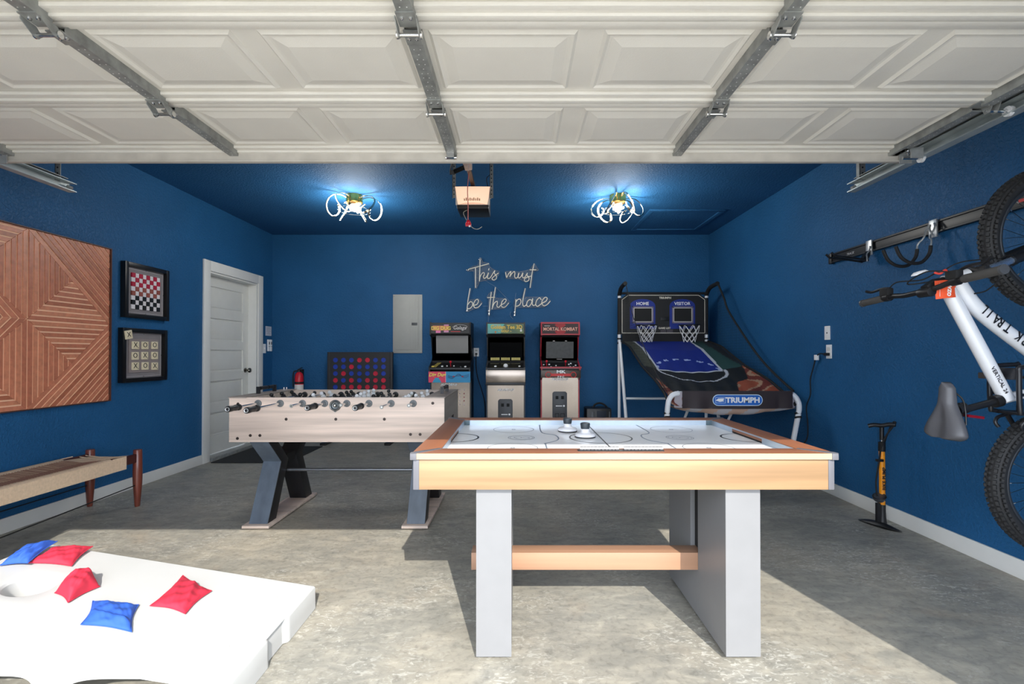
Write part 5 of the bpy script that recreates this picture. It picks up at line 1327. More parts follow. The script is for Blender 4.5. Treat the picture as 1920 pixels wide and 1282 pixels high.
for s_ in (-1, 1):
    xl = tcx+s_*0.27
    pts = [(xl, pg0), (xl, cyy-0.17), (xl-s_*0.0, cyy-0.15), (xl-s_*0.055, cyy-0.08), (xl-s_*0.07, cyy), (xl-s_*0.055, cyy+0.08), (xl, cyy+0.15), (xl, pg1)]
    P_ = smooth_path([(a, b, PZ+0.0006) for a, b in pts], 6); mb = MB()
    mb = MB()
    for a, b in zip(P_, P_[1:]): mb.bar(a, b, 0.006, 0.0008)
    mb.build('zone_line', LS, bed, smooth=False)
    xo = tcx+s_*0.375
    ring(xo, cyy-0.0, 0.062, 0.0025, LG, 'logo_ring'); ring(xo, cyy, 0.054, 0.0015, LG, 'logo_ring')
    ring(xo-0.016, cyy+0.004, 0.018, 0.0025, LG, 'logo_mark', 0.3, 4.6); ring(xo+0.018, cyy-0.006, 0.020, 0.0025, LG, 'logo_mark', -1.2, 3.2); ring(xo, cyy-0.012, 0.030, 0.0025, LG, 'logo_mark', 3.6, 5.6)
# abacus scorer on the front rail
MB().box(tcx-0.165, tcx+0.160, ay0+0.040, ay0+0.064, az, az+0.003).build('score_track', BLACKP, ah)
for q in range(2):
    m = MB()
    for k in range(11): m.cyl((tcx-0.156+q*0.166+k*0.0135, ay0+0.052, az+0.008), (tcx-0.145+q*0.166+k*0.0135, ay0+0.052, az+0.008), 0.0075, n=8)
    m.build('score_beads', mat('bead_steel', (150, 152, 156), 0.3, 0.8), ah, kind='stuff')
# legs
for lx0, lx1 in ((-0.1545, -0.022), (0.783, 0.913)):
    leg = MB().box(lx0, lx1, 1.824, 2.105, 0.016, 0.655).box(lx0, lx1, 2.195, 2.50, 0.016, 0.655).box(lx0, lx1, 2.105, 2.195, 0.016, 0.214).build('leg', SILVER, ah)
    MB().box(lx0+0.02, lx1-0.02, 2.105, 2.195, 0.29, 0.646).build('gap_shade_fill', BLACKM, leg)  # black block stands in for the shade inside the open leg gap
    for yy in (1.86, 2.46): MB().cyl(((lx0+lx1)/2, yy, 0.0), ((lx0+lx1)/2, yy, 0.018), 0.012, n=12).build('foot', BLACKM, leg)
MB().box(-0.20, 0.96, 2.108, 2.192, 0.2145, 0.2885).build('stretcher', AT and mat('stretcher_wood', (160, 122, 96), 0.45, grain=0, grain_amt=0.2, vscale=5), ah, bev=0.001)
# strikers
SB = mat('frosted_striker', (222, 222, 226), 0.3, vary=0.01)
def striker(x, y, lab):
    t = thing('air_hockey_striker', lab, 'striker', (x, y, PZ+0.0012), group='air hockey strikers')
    MB().lathe([(0.0, 0.0), (0.044, 0.0), (0.048, 0.004), (0.048, 0.014), (0.045, 0.018), (0.024, 0.024), (0.020, 0.030), (0.020, 0.044), (0.0, 0.044)], (x, y, PZ+0.0012), n=32).build('base', SB, t)
    MB().lathe([(0.048, 0.001), (0.0488, 0.002), (0.0488, 0.005), (0.048, 0.006)], (x, y, PZ+0.0012), n=32).build('felt_ring', BLACKM, t)
    MB().lathe([(0.0, 0.040), (0.020, 0.040), (0.0235, 0.062), (0.022, 0.067), (0.017, 0.069), (0.0, 0.068)], (x, y, PZ+0.0012), n=24).build('knob', mat('slate_knob', (44, 52, 58), 0.45), t)
striker((1064-970)*2.47/907, 2.47, 'white air hockey striker with a black knob farther from the doorway')
striker((1097-970)*2.30/907, 2.30, 'white air hockey striker with a black knob nearest the centre line')

# ================================================================ CORNHOLE BOARD
slope = math.atan(0.158)
# local frame: u along the board from the low end (right) to the high end (left), v across (depth), w up
CH = thing('cornhole_board', 'white plastic cornhole board sloping on the sunny floor', 'cornhole board', (-0.915, 1.54, 0.0))
Lb, Wb, Hb = 1.255, 0.665, 0.098
cs_, sn_ = math.cos(slope), math.sin(slope)
def cb(u, v, w): return (-0.915-u*cs_-w*sn_*0+ -w*0.0, 1.54+v, 0.100+u*sn_+w)
hu, hv, hr = 0.99, 0.345, 0.078
# top surface with round hole
m = MB(); n = 32
quad = (hu-0.12, hu+0.12, hv-0.12, hv+0.12)
vv = []
for k in range(n):
    a = 2*PI*k/n+PI/4; vv.append(cb(hu+(hr+0.014)*math.cos(a), hv+(hr+0.014)*math.sin(a), 0))
for k in range(n):
    a = 2*PI*k/n+PI/4; s_ = 1/max(abs(math.cos(a)), abs(math.sin(a))); vv.append(cb(hu+0.12*math.cos(a)*s_, hv+0.12*math.sin(a)*s_, 0))
for dr, dw in ((0.006, -0.002), (0.0, -0.010), (0.0, -0.14)):
    for k in range(n):
        a = 2*PI*k/n+PI/4; vv.append(cb(hu+(hr+dr)*math.cos(a), hv+(hr+dr)*math.sin(a), dw))
fs = [(k, (k+1) % n, n+(k+1) % n, n+k) for k in range(n)]+[(k, (k+1) % n, 2*n+(k+1) % n, 2*n+k) for k in range(n)]
for b in (2, 3): fs += [(b*n+k, b*n+(k+1) % n, (b+1)*n+(k+1) % n, (b+1)*n+k) for k in range(n)]
m.add(vv, fs)
def sheet(u0, u1, v0, v1): m.add([cb(u0, v0, 0), cb(u1, v0, 0), cb(u1, v1, 0), cb(u0, v1, 0)], [(0, 1, 2, 3)])
e = 0.008
sheet(e, quad[0], e, Wb-e); sheet(quad[1], Lb-e, e, Wb-e); sheet(quad[0], quad[1], e, quad[2]); sheet(quad[0], quad[1], quad[3], Wb-e)
CW = mat('moulded_white_plastic', (192, 192, 190), 0.5, vary=0.015)
deck = m.build('deck', CW, CH, smooth=True, ang=30)
# rolled rim and side skirts (with leg recess near the low end)
def rim(path, nm):
    pass
m = MB(); prof = [(e, 0.0), (0.0035, -0.0015), (0.0, -0.006), (-0.001, -Hb*0.6), (-0.002, -Hb)]
# near & far long sides
for side in (0, 1):
    for u0, u1 in ((0.0, Lb),):
        N = 150; v_ = []
        for i in range(N+1):
            u = e+(Lb-2*e)*i/N
            zb = max(0.0, 0.0)
            for pv, pw in prof:
                vv_ = pv if side == 0 else Wb-pv
                x, y, z = cb(u, vv_, pw)
                zt = cb(u, vv_, -0.02)[2]; a1 = abs((u-0.335)/0.245); a2 = abs((u-0.945)/0.335); zb = 0.002
                if a1 < 1: zb = 0.124*(1-a1**4)**0.6
                if a2 < 1: zb = 0.133*(1-a2**14)**0.35
                zb = min(zb, zt)
                if pw < -0.01: z = zb+(zt-zb)*(1.0 if pw > -Hb*0.8 else 0.0)
                v_.append((x, y, max(z, 0.001)))
        K = len(prof); m.add(v_, [(i*K+k, (i+1)*K+k, (i+1)*K+k+1, i*K+k+1) for i in range(N) for k in range(K-1)])
# low end (right), with centre handle recess
N = 60; v_ = []
for i in range(N+1):
    v = e+(Wb-2*e)*i/N
    inset = 0.0
    if 0.25 < v < 0.40: inset = 0.016*min(1, min((v-0.25), (0.40-v))/0.010)
    for pv, pw in prof:
        x, y, z = cb(pv+inset*(1 if pw < -0.001 else 0.6), v, pw); v_.append((x, y, max(z, 0.001)))
K = len(prof); m.add(v_, [(i*K+k, (i+1)*K+k, (i+1)*K+k+1, i*K+k+1) for i in range(N) for k in range(K-1)])
v_ = []
for i in range(N+1):
    v = e+(Wb-2*e)*i/N
    for pv, pw in prof: v_.append(cb(Lb-pv, v, pw))
m.add(v_, [(i*K+k, (i+1)*K+k, (i+1)*K+k+1, i*K+k+1) for i in range(N) for k in range(K-1)])
for (cu, cvv) in ((0, 0), (0, 1), (1, 0), (1, 1)):
    v_ = []
    for j in range(7):
        a = PI/2*j/6
        for pv, pw in prof:
            r = e-pv; uu = (e-r*math.cos(a)) if cu == 0 else Lb-(e-r*math.cos(a)); ww = (e-r*math.sin(a)) if cvv == 0 else Wb-(e-r*math.sin(a))
            x, y, z = cb(uu, ww, pw); v_.append((x, y, max(z, 0.001)))
    m.add(v_, [(i*K+k, (i+1)*K+k, (i+1)*K+k+1, i*K+k+1) for i in range(6) for k in range(K-1)])
m.build('skirt', CW, CH, smooth=True, ang=50)
# raised lettering blocks near the low end: embossed ridges
m = MB(); random.seed(3)
for q in range(24):
    v = 0.09+q*0.0215
    if q in (5, 11, 16): continue
    for s_ in range(2):
        u = 0.085+0.018*s_+random.uniform(0, 0.004)
        m.add([cb(u, v, 0.0002), cb(u+0.014, v, 0.0002), cb(u+0.014, v+0.004, 0.0022), cb(u, v+0.004, 0.0022), cb(u, v+0.008, 0.0002), cb(u+0.014, v+0.008, 0.0002)], [(0, 1, 2, 3), (3, 2, 5, 4)])
m.build('embossed_lettering', CW, CH, smooth=False, kind='stuff')
# folding legs under the high end
for v in (0.05, Wb-0.05):
    p0 = cb(Lb-0.10, v, -0.05); m = MB().bar(p0, (p0[0]-0.05, p0[1], 0.012), 0.045, 0.03, up=(1, 0, 0)); m.build('leg', CW, CH, bev=0.004)
p0 = cb(Lb-0.10, 0.05, -0.05); p1 = cb(Lb-0.10, Wb-0.05, -0.05); MB().bar((p0[0]-0.03, p0[1], 0.12), (p1[0]-0.03, p1[1], 0.12), 0.03, 0.03).build('leg_brace', CW, CH, bev=0.004)
# near side panel reaching down in an arch
m = MB()
P2 = [(0.02, -0.07), (0.02, 0)] 
# bags
BB_ = mat('blue_duck_cloth', (40, 86, 178), 0.75, vary=0.06, vscale=30, bump=0.25, bscale=900)
BR_ = mat('red_duck_cloth', (190, 36, 60), 0.75, vary=0.06, vscale=30, bump=0.25, bscale=900)
# positions measured on the deck (u from low end, v from near edge)
def uv(px, py):
    a = (px-970)/907; b = (664-py)/907; k = sn_/cs_
    y = (0.1-1.15-0.915*k)/(b+a*k); return (-0.915-a*y)/cs_, y-1.54
def bag(corners, m_, lab, seed, hgt=0.026, lift=(0, 0, 0, 0), skew=0.0, crease=None):
    """a pillow of duck cloth with its four stitched corners given as (u, v) on the deck"""
    cu_ = sum(c[0] for c in corners)/4; cv_ = sum(c[1] for c in corners)/4
    rnd = random.Random(seed); ph_ = [rnd.uniform(0, 6) for _ in range(8)]
    t = thing('bean_bag', lab, 'bean bag', cb(cu_, cv_, 0.0015), (0, slope, 0), group='cornhole bean bags')
    K = [(-(c[0]-cu_), c[1]-cv_) for c in corners]; size = math.hypot(K[2][0]-K[0][0], K[2][1]-K[0][1])
    def surf(sgn):
        def fn(a, b):
            p, q = a*2-1, b*2-1
            w = ((1-a)*(1-b), a*(1-b), a*b, (1-a)*b)
            X = sum(w[i]*K[i][0] for i in range(4)); Y_ = sum(w[i]*K[i][1] for i in range(4)); L_ = sum(w[i]*lift[i] for i in range(4))
            e_ = max(0.0, (1-abs(p)**3.0))*max(0.0, (1-abs(q)**3.0))
            pinch = 1-0.13*(1-abs(p)**2)*abs(q)**4-0.13*(1-abs(q)**2)*abs(p)**4; X *= pinch; Y_ *= pinch
            wr = 0.0026*math.sin(6*p+5*q+ph_[2])+0.0020*math.sin(11*q-6*p+ph_[3])+0.0009*math.sin(23*p+12*q+ph_[4])
            wr += 0.0020*math.sin(9*(p*math.cos(ph_[5])+q*math.sin(ph_[5])))*(abs(p)**2+abs(q)**2)*0.5
            off = 1+skew*p
            Z = 0.004+L_+(hgt*off+wr if sgn > 0 else -0.003)*e_**0.55
            if crease and sgn > 0:
                d = p*crease[0]+q*crease[1]-crease[2]; Z += crease[3]*(math.exp(-(d*7)**2)-0.8*math.exp(-((d-0.22)*8)**2))*e_**0.4
            return (X, Y_, max(Z, 0.0004))
        return fn
    MB().grid(34, 34, surf(1)).grid(34, 34, surf(-1)).build('bag_cloth', m_, t, local=True, ang=180)
    f = surf(1); n = 30; edge = [f(i/n, 0) for i in range(n)]+[f(1, i/n) for i in range(n)]+[f(1-i/n, 1) for i in range(n)]+[f(0, 1-i/n) for i in range(n)]
    MB().tube([(a, b, c+0.0006) for a, b, c in edge], 0.0018, 5, closed=True).build('stitched_hem', m_, t, local=True)
    return t
for cs4, m_, lab, sd, kw in (
    (((284, 1136), (350, 1151), (399, 1108), (345, 1079)), BR_, 'red bean bag lying alone nearest the low end of the white board', 5, dict(hgt=0.022, crease=(0.8, 0.3, 0.3, 0.007))),
    (((155, 1171), (250, 1185), (263, 1134), (177, 1127)), BB_, 'blue bean bag on the near side of the white board', 8, dict(hgt=0.024, crease=(0.2, 0.9, -0.4, 0.006))),
    (((106, 1112), (131, 1130), (190, 1100), (160, 1072)), BR_, 'plump red bean bag tipped up between the hole and the blue bag', 12, dict(hgt=0.058, crease=(-0.7, 0.5, 0.25, 0.010))),
    (((55, 1056), (137, 1062), (176, 1030), (100, 1030)), BR_, 'red bean bag at the far edge partly under a blue one', 21, dict(hgt=0.024, lift=(0, 0, 0.012, 0.004))),
    (((2, 1061), (54, 1062), (108, 1029), (46, 1034)), BB_, 'blue bean bag draped over the red one at the far edge', 31, dict(hgt=0.030, lift=(0.0, 0.012, 0.032, 0.012), crease=(0.9, -0.4, 0.45, 0.010)))):
    bag([uv(*c) for c in cs4], m_, lab, sd, **kw)

# ================================================================ WALL RAIL AND HOOKS
rl = thing('bike_rail', 'long black horizontal storage rail on the right wall', 'storage rail', (XR, 3.0, 1.93))
MB().box(XR-0.022, XR, 1.35, 3.955, 1.893, 1.968).build('rail_body', mat('rail_black', (20, 20, 22), 0.4), rl, bev=0.003)
MB().box(XR-0.030, XR-0.022, 1.35, 3.95, 1.955, 1.968).box(XR-0.030, XR-0.022, 1.35, 3.95, 1.893, 1.903).build('rail_lip', BLACKP, rl, bev=0.002)
MB().box(XR-0.034, XR-0.0, 3.93, 3.965, 1.888, 1.972).build('end_cap', BLACKP, rl, bev=0.004)
text('TRACK', 0.026, (XR-0.0235, 3.72, 1.925), (0, -1, 0), (0, 0, 1), mat('ink_silver', (180, 180, 184), 0.4), rl, shear=0.3)
MB().box(XR-0.031, XR-0.030, 2.28, 2.46, 1.922, 1.938).build('red_stripe', mat('ink_red', (206, 50, 48)), rl)
def hook(y, double, lab):
    t = thing('rail_hook', lab, 'hook', (XR-0.03, y, 1.93))
    MB().box(XR-0.042, XR-0.030, y-0.028, y+0.028, 1.865, 1.975).build('hook_plate', GALVL, t, bev=0.003)
    x = XR-0.045
    if double:
        for s_ in (-1, 1):
            top = MB().tube(smooth_path([(x, y+s_*0.018, 1.95), (x-0.008, y+s_*0.030, 1.92), (x-0.03, y+s_*0.025, 1.87), (x-0.045, y+s_*0.05, 1.835), (x-0.05, y+s_*0.05, 1.80)]), 0.0055, 8).build('hook_wire', GALVL, t)
            MB().tube(smooth_path([(x-0.05, y+s_*0.05, 1.805), (x-0.06, y+s_*0.05, 1.755), (x-0.105, y+s_*0.05, 1.705), (x-0.17, y+s_*0.05, 1.70), (x-0.23, y+s_*0.05, 1.735), (x-0.262, y+s_*0.05, 1.80)]), 0.010, 8).build('rubber_sleeve', RUBBER, t)
    else:
        MB().prism([(1.975-0.11, -0.0), (1.90, -0.0), (1.84, 0.05), (1.82, 0.02)], lambda a, b: (x-b, y-0.022, a), lambda a, b: (x-b, y+0.022, a)).build('hook_gusset', BLACKP, t)
        MB().tube(smooth_path([(x, y-0.02, 1.93), (x-0.01, y-0.03, 1.90), (x-0.03, y-0.03, 1.87), (x-0.04, y-0.045, 1.84), (x-0.04, y-0.045, 1.815)]), 0.005, 8).build('hook_wire', GALVL, t)
        for s_ in (-1, 1): MB().tube([(x-0.02, y+s_*0.03, 1.825), (x-0.12, y+s_*0.03, 1.84), (x-0.26, y+s_*0.03, 1.855), (x-0.285, y+s_*0.03, 1.88)], 0.008, 8).build('hook_arm', BLACKP, t)
    return t
hook(3.50, False, 'flat black arm hook near the far end of the wall rail')
hook(2.96, True, 'curved double hook with rubber sleeves nearest the bicycle wheel')
wh = thing('wheel_hook', 'steel hook on the wall rail holding up the bicycle front wheel', 'hook', (XR-0.03, 2.05, 1.93))
MB().box(XR-0.042, XR-0.030, 2.02, 2.08, 1.865, 1.975).build('hook_plate', GALVL, wh, bev=0.003)
MB().tube(smooth_path([(XR-0.045, 2.05, 1.93), (XR-0.09, 2.05, 1.925), (XR-0.135, 2.05, 1.89), (XR-0.15, 2.05, 1.84), (XR-0.19, 2.05, 1.815), (XR-0.225, 2.05, 1.84)]), 0.007, 8).build('hook_wire', RUBBER, wh)

# ================================================================ BICYCLE
D0 = 2.05; KX = 907/D0
def bp(px, py, dy=0.0): return Vector(((px-970)/KX, D0+dy, 1.15+(664-py)/KX))
FA, RA, BBK = bp(1978, 447), bp(1987, 905), bp(2010, 716)
bi = thing('bicycle', 'silver white mountain bicycle hanging upright by its front wheel on the right wall', 'bicycle', tuple(bp(1990, 716)))
PAINT = mat('pearl_white_paint', (224, 226, 230), 0.25, 0.1, vary=0.02, coat=0.5)
def wheel(c, nm, rotor=-0.035):
    R, r = 0.272, 0.033
    w = MB().torus(c, R, r, (0, 1, 0), 72, 12, sy=0.9).build('tyre', RUBBER, bi, label='%s knobbly tyre' % nm)
    m = MB(); rnd = random.Random(5)
    for k in range(84):
        for row, (ang, w2) in enumerate(((-1.25, 0.012), (-0.62, 0.013), (0.0, 0.014), (0.62, 0.013), (1.25, 0.012))):
            th_ = 2*PI*(k+(0.5 if row % 2 else 0))/84
            rad = Vector((math.cos(th_), 0, math.sin(th_))); tang = Vector((-math.sin(th_), 0, math.cos(th_)))
            nrm = rad*math.cos(ang)+Vector((0, 1, 0))*math.sin(ang); sd = tang.cross(nrm)
            p = Vector(c)+rad*R+nrm*(r*0.97); h = 0.0085
            l = 0.0078*(1+0.25*math.sin(k*2.1+row)); ws = w2*0.48; v = []
            for hh in (0, h):
                f_ = 1 if hh == 0 else 0.8
                for a_, b_ in ((-1, -1), (1, -1), (1, 1), (-1, 1)): v.append(p+tang*a_*l*f_+sd*b_*ws*f_+nrm*hh)
            m.add(v, [(4, 5, 6, 7), (0, 1, 5, 4), (1, 2, 6, 5), (2, 3, 7, 6), (3, 0, 4, 7)])
    m.build('tread_knobs', RUBBER, w, kind='stuff', smooth=False)
    MB().torus(c, 0.236, 0.013, (0, 1, 0), 64, 8, sy=1.0).build('rim', mat('rim_black', (44, 48, 54), 0.4, vary=0.05), bi)
    m = MB(); m2 = MB()
    for k in range(32):
        a = 2*PI*k/32; s_ = 1 if k % 2 else -1; a2 = a+(0.5 if (k//2) % 2 else -0.5)
        hubp = Vector(c)+Vector((0.022*math.cos(a2), s_*0.03, 0.022*math.sin(a2))); rimp = Vector(c)+Vector((0.226*math.cos(a), 0, 0.226*math.sin(a)))
        m.cyl(hubp, rimp, 0.0011, n=5, caps=False); m2.cyl(rimp, rimp+(hubp-rimp).normalized()*0.014, 0.0026, n=6)
    m.build('spokes', mat('spoke_dark', (60, 62, 66), 0.3, 0.8), bi); m2.build('spoke_nipples', CHROME, bi)
    MB().lathe([(0.006, -0.055), (0.02, -0.05), (0.024, -0.034), (0.014, -0.026), (0.014, 0.026), (0.024, 0.034), (0.02, 0.05), (0.006, 0.055)], c, (0, 1, 0), 20).build('hub', BLACKP, bi)
    MB().torus(Vector(c)+Vector((0, rotor, 0)), 0.072, 0.005, (0, 1, 0), 36, 4, sy=0.2).build('brake_rotor', CHROME, bi)
wheel(FA, 'front'); wheel(RA, 'rear')
HT, HB = bp(1771, 527), bp(1815, 514)
MB().cyl(HT, HB, 0.024, n=20).build('head_tube', PAINT, bi)
dt = MB().tube(smooth_path([bp(1797, 531), bp(1809, 550), bp(1828, 574), bp(1860, 602), bp(1920, 648), BBK], 6), 0.03, 18, rs=None); dt.build('down_tube', PAINT, bi)
MB().tube([bp(1777, 540), bp(1800, 585), bp(1887, 748)], 0.0275, 18).build('top_tube', PAINT, bi)
MB().tube([bp(1868, 752), bp(1908, 741), BBK], 0.019, 16).build('seat_tube', PAINT, bi)
MB().cyl(BBK+Vector((0, -0.04, 0)), BBK+Vector((0, 0.04, 0)), 0.026, n=18).build('bottom_bracket', BLACKP, bi)
# lettering on the down tube, reading up towards the head
p0, p1 = bp(1920, 648), bp(1846, 591); ud = (p1-p0).normalized(); vd = Vector((0, 1, 0)).cross(ud)
if vd.z > 0: vd = -vd
INKB = mat('decal_black', (20, 20, 24), 0.4)
for k, chh in enumerate('OZARK TRAIL'):
    c_ = bp(1936, 660)+(bp(1835, 577)-bp(1936, 660))*(k/10.0); c_ = c_+Vector((0, -0.0315, 0))
    # keep each letter on the tube centre line
    P_ = smooth_path([bp(1809, 550), bp(1828, 574), bp(1860, 602), bp(1920, 648), BBK], 12)
    best = min(P_, key=lambda q: abs(q.x-c_.x)); i_ = P_.index(best); dd = (P_[max(i_-1, 0)]-P_[min(i_+1, len(P_)-1)]).normalized()
    vv_ = Vector((0, 1, 0)).cross(dd); vv_ = -vv_ if vv_.z > 0 else vv_
    if chh != ' ': text(chh, 0.056, (best.x, D0-0.0315, best.z), dd, vv_, INKB, bi, 'frame_lettering', sx=0.72, ext=0.0015)
pa, pb = bp(1868, 728), bp(1846, 688); ud = (pb-pa).normalized(); vv_ = Vector((0, 1, 0)).cross(ud); vv_ = -vv_ if vv_.x < 0 else vv_
text('VERTICAL 24', 0.022, tuple(bp(1862, 712)+Vector((0, -0.0275, 0))), -ud, -vv_ if False else Vector((0, 1, 0)).cross(ud)*1.0, INKB, bi, 'frame_lettering', ext=0.001)
# collar, post, saddle
MB().cyl(bp(1862, 753), bp(1874, 750), 0.026, n=18).build('seat_collar', BLACKP, bi)
MB().cyl(bp(1802, 769), bp(1870, 751), 0.0145, n=16).build('seat_post', BLACKP, bi)
MB().cyl(bp(1793, 768), bp(1808, 764), 0.024, n=14).cyl(bp(1800, 755), bp(1802, 781), 0.008, n=10).build('saddle_clamp', BLACKP, bi)
def saddle(u, v):
    # v: 0 nose (up) -> 1 tail (down); u across (depth)
    z = 1.15+(664-(716+108*v))/KX
    w = 0.030+0.018*v if v < 0.35 else 0.0363+0.068*math.sin((v-0.35)/0.65*PI/2)**1.3
    if v < 0.10: w *= math.sqrt(max(0.02, v/0.10))
    if v > 0.86: w *= math.sqrt(max(0.02, 1-((v-0.86)/0.14)**2*0.75))
    a = (u*2-1); th_ = a*PI*0.62
    dip = 0.016*math.exp(-(a*5)**2)*(v > 0.3)*min(1, (v-0.3)*3)
    x0 = (1765-970)/KX-0.050*v+0.012*math.sin(v*PI)
    x = x0+0.040*(1-math.cos(th_))*(0.6+0.6*v)+dip+0.010*(v**6)*2
    tail = 0.012*(1-abs(a))*(v > 0.9)*(v-0.9)*10
    return (x, D0+w*math.sin(th_)/math.sin(PI*0.5)*0.95, z+tail)
MB().grid(36, 40, saddle).build('saddle', mat('saddle_vinyl', (80, 80, 84), 0.42, vary=0.04), bi, solid=0.004, ang=180)
m = MB()
for s_ in (-1, 1): m.tube(smooth_path([bp(1785, 735, s_*0.012), bp(1796, 748, s_*0.02), bp(1800, 768, s_*0.022), bp(1798, 795, s_*0.03)]), 0.0035, 8)
m.build('saddle_rail', BLACKP, bi)
MB().bar(bp(1806, 778), bp(1836, 782), 0.045, 0.012, up=(0, 0, 1)).build('rear_reflector', mat('reflector_red', (120, 14, 26), 0.2), bi, bev=0.003)
# fork
crown = bp(1826, 511)
MB().bar(crown+Vector((0, -0.075, 0)), crown+Vector((0, 0.075, 0)), 0.045, 0.04).build('fork_crown', BLACKP, bi, bev=0.008)
for s_ in (-1, 1):
    a, b = bp(1826, 509, s_*0.065), bp(1868, 494, s_*0.065)
    MB().cyl(a, b, 0.015, n=16).build('stanchion', mat('stanchion_blue_silver', (150, 170, 196), 0.2, 0.8), bi)
    MB().cyl(b, b+(b-a).normalized()*0.012, 0.022, n=16).build('wiper_seal', BLACKP, bi)
    MB().tube([b, bp(1920, 474, s_*0.065), bp(1975, 449, s_*0.058)], 0.020, 14, rs=[0.020, 0.019, 0.014]).build('fork_leg', BLACKP, bi)
MB().cyl(FA+Vector((0, -0.075, 0)), FA+Vector((0, 0.075, 0)), 0.006, n=10).build('axle', CHROME, bi)
# stem, bar, grips
BN, BF = Vector((1.752, 1.74, 1.456)), Vector((1.752, 2.45, 1.408)); BC = bp(1746, 533)
MB().cyl(HT, bp(1752, 533), 0.020, n=16).bar(bp(1760, 530), bp(1738, 545), 0.045, 0.036, up=(0, 1, 0)).cyl(bp(1737, 548, -0.03), bp(1737, 548, 0.03), 0.020, n=16).build('stem', BLACKP, bi, bev=0.002)
barp = [BN, BN+(BF-BN)*0.27, BN+(BF-BN)*0.38+Vector((-0.010, 0, -0.012)), BN+(BF-BN)*0.50+Vector((-0.014, 0, -0.014)), BN+(BF-BN)*0.62+Vector((-0.010, 0, -0.012)), BN+(BF-BN)*0.74, BF]
MB().tube(smooth_path(barp, 4), 0.0115, 14).build('handlebar', BLACKP, bi)
dB = (BF-BN).normalized()
for a, b in ((BN, BN+dB*0.155), (BF, BF-dB*0.135)):
    MB().cyl(a, b, 0.0165, n=18).build('grip', mat('grip_dark_grey', (66, 64, 62), 0.7, vary=0.1, vscale=60), bi, bev=0.001)
    MB().cyl(a-(b-a).normalized()*0.004, a+(b-a).normalized()*0.006, 0.0185, n=18).build('grip_end', DKGREY, bi)
# brake levers, shifters, bell
for base, s_ in ((BN+dB*0.19, 1), (BF-dB*0.165, -1)):
    MB().cyl(base-dB*0.014, base+dB*0.014, 0.019, n=16).build('lever_clamp', BLACKP, bi)
    d_ = dB*s_
    MB().tube(smooth_path([base+Vector((0.010, 0, 0.018))+d_*0.01, base+Vector((0.014, 0, 0.040)), base+Vector((0.012, 0, 0.050))-d_*0.05, base+Vector((0.008, 0, 0.046))-d_*0.11, base+Vector((0.002, 0, 0.056))-d_*0.145]), 0.0065, 8).build('brake_lever', BLACKP, bi)
    MB().box(base.x-0.02, base.x+0.012, base.y-0.022, base.y+0.03, base.z+0.006, base.z+0.042).build('shifter_body', BLACKM, bi, bev=0.006)
MB().lathe([(0.0, 0.010), (0.018, 0.008), (0.026, 0.0), (0.027, -0.004), (0.0, -0.004)], tuple(BC+Vector((-0.012, 0.04, 0.055))), (-0.3, 0, 1), 20, sx=1.3).build('white_reflector', mat('reflector_clear', (232, 232, 236), 0.3), bi)
m = MB()
m.tube(smooth_path([BN+dB*0.20+Vector((0, 0, 0.035)), BN+dB*0.27+Vector((-0.05, 0, 0.055)), BN+dB*0.40+Vector((-0.02, 0, 0.03)), bp(1790, 520, -0.05)], 8), 0.0028, 6)
m.tube(smooth_path([BF-dB*0.17+Vector((0, 0, 0.035)), BF-dB*0.24+Vector((-0.015, 0, 0.055)), BF-dB*0.36+Vector((0.0, 0, 0.04)), bp(1780, 505, 0.03), bp(1830, 515, 0.04)], 8), 0.0028, 6)
m.tube(smooth_path([bp(1800, 500, -0.03), bp(1855, 520, -0.04), bp(1838, 545, -0.035), bp(1815, 552, -0.03)], 8), 0.0028, 6)
m.tube(smooth_path([bp(1770, 512, 0.02), bp(1800, 492, 0.0), bp(1860, 485, -0.03), bp(1930, 470, -0.07)], 8), 0.0028, 6)
m.build('cable', BLACKM, bi)
# orange hang tag
tg = thing('hang_tag', 'orange paper tag wrapped round the bicycle head tube', 'tag', tuple(bp(1765, 543)))
ORG = mat('tag_orange', (238, 86, 38), 0.6, vary=0.03)
q0, q1, q2, q3 = bp(1746, 562), bp(1785, 558), bp(1782, 525), bp(1744, 528)
yv = Vector((0, -0.034, 0))
def tagp(u, v):
    a = q0*(1-u)*(1-v)+q1*u*(1-v)+q2*u*v+q3*(1-u)*v; return a+Vector((0, -0.034+0.010*(2*u-1)**2, 0))
MB().grid(10, 6, tagp).build('tag_card', ORG, tg, solid=0.0008)
MB().tube(smooth_path([bp(1745, 512, -0.02), bp(1752, 515, -0.03), bp(1762, 508, -0.03), bp(1768, 514, -0.02), bp(1765, 526, -0.03)]), 0.0045, 8).build('tag_loop', mat('tag_coral', (220, 66, 52), 0.6), tg)
text('OZARK', 0.020, tuple(bp(1768, 542)+Vector((0, -0.0352, 0))), (0.1, 0, 1), (-1, 0, 0.1), WHITEP, tg, bold=0.001); MB().box(*(sorted((q3.x+0.012, q3.x+0.013))), D0-0.0355, D0-0.0345, q0.z+0.01, q3.z-0.01).build('tag_rule', WHITEP, tg)
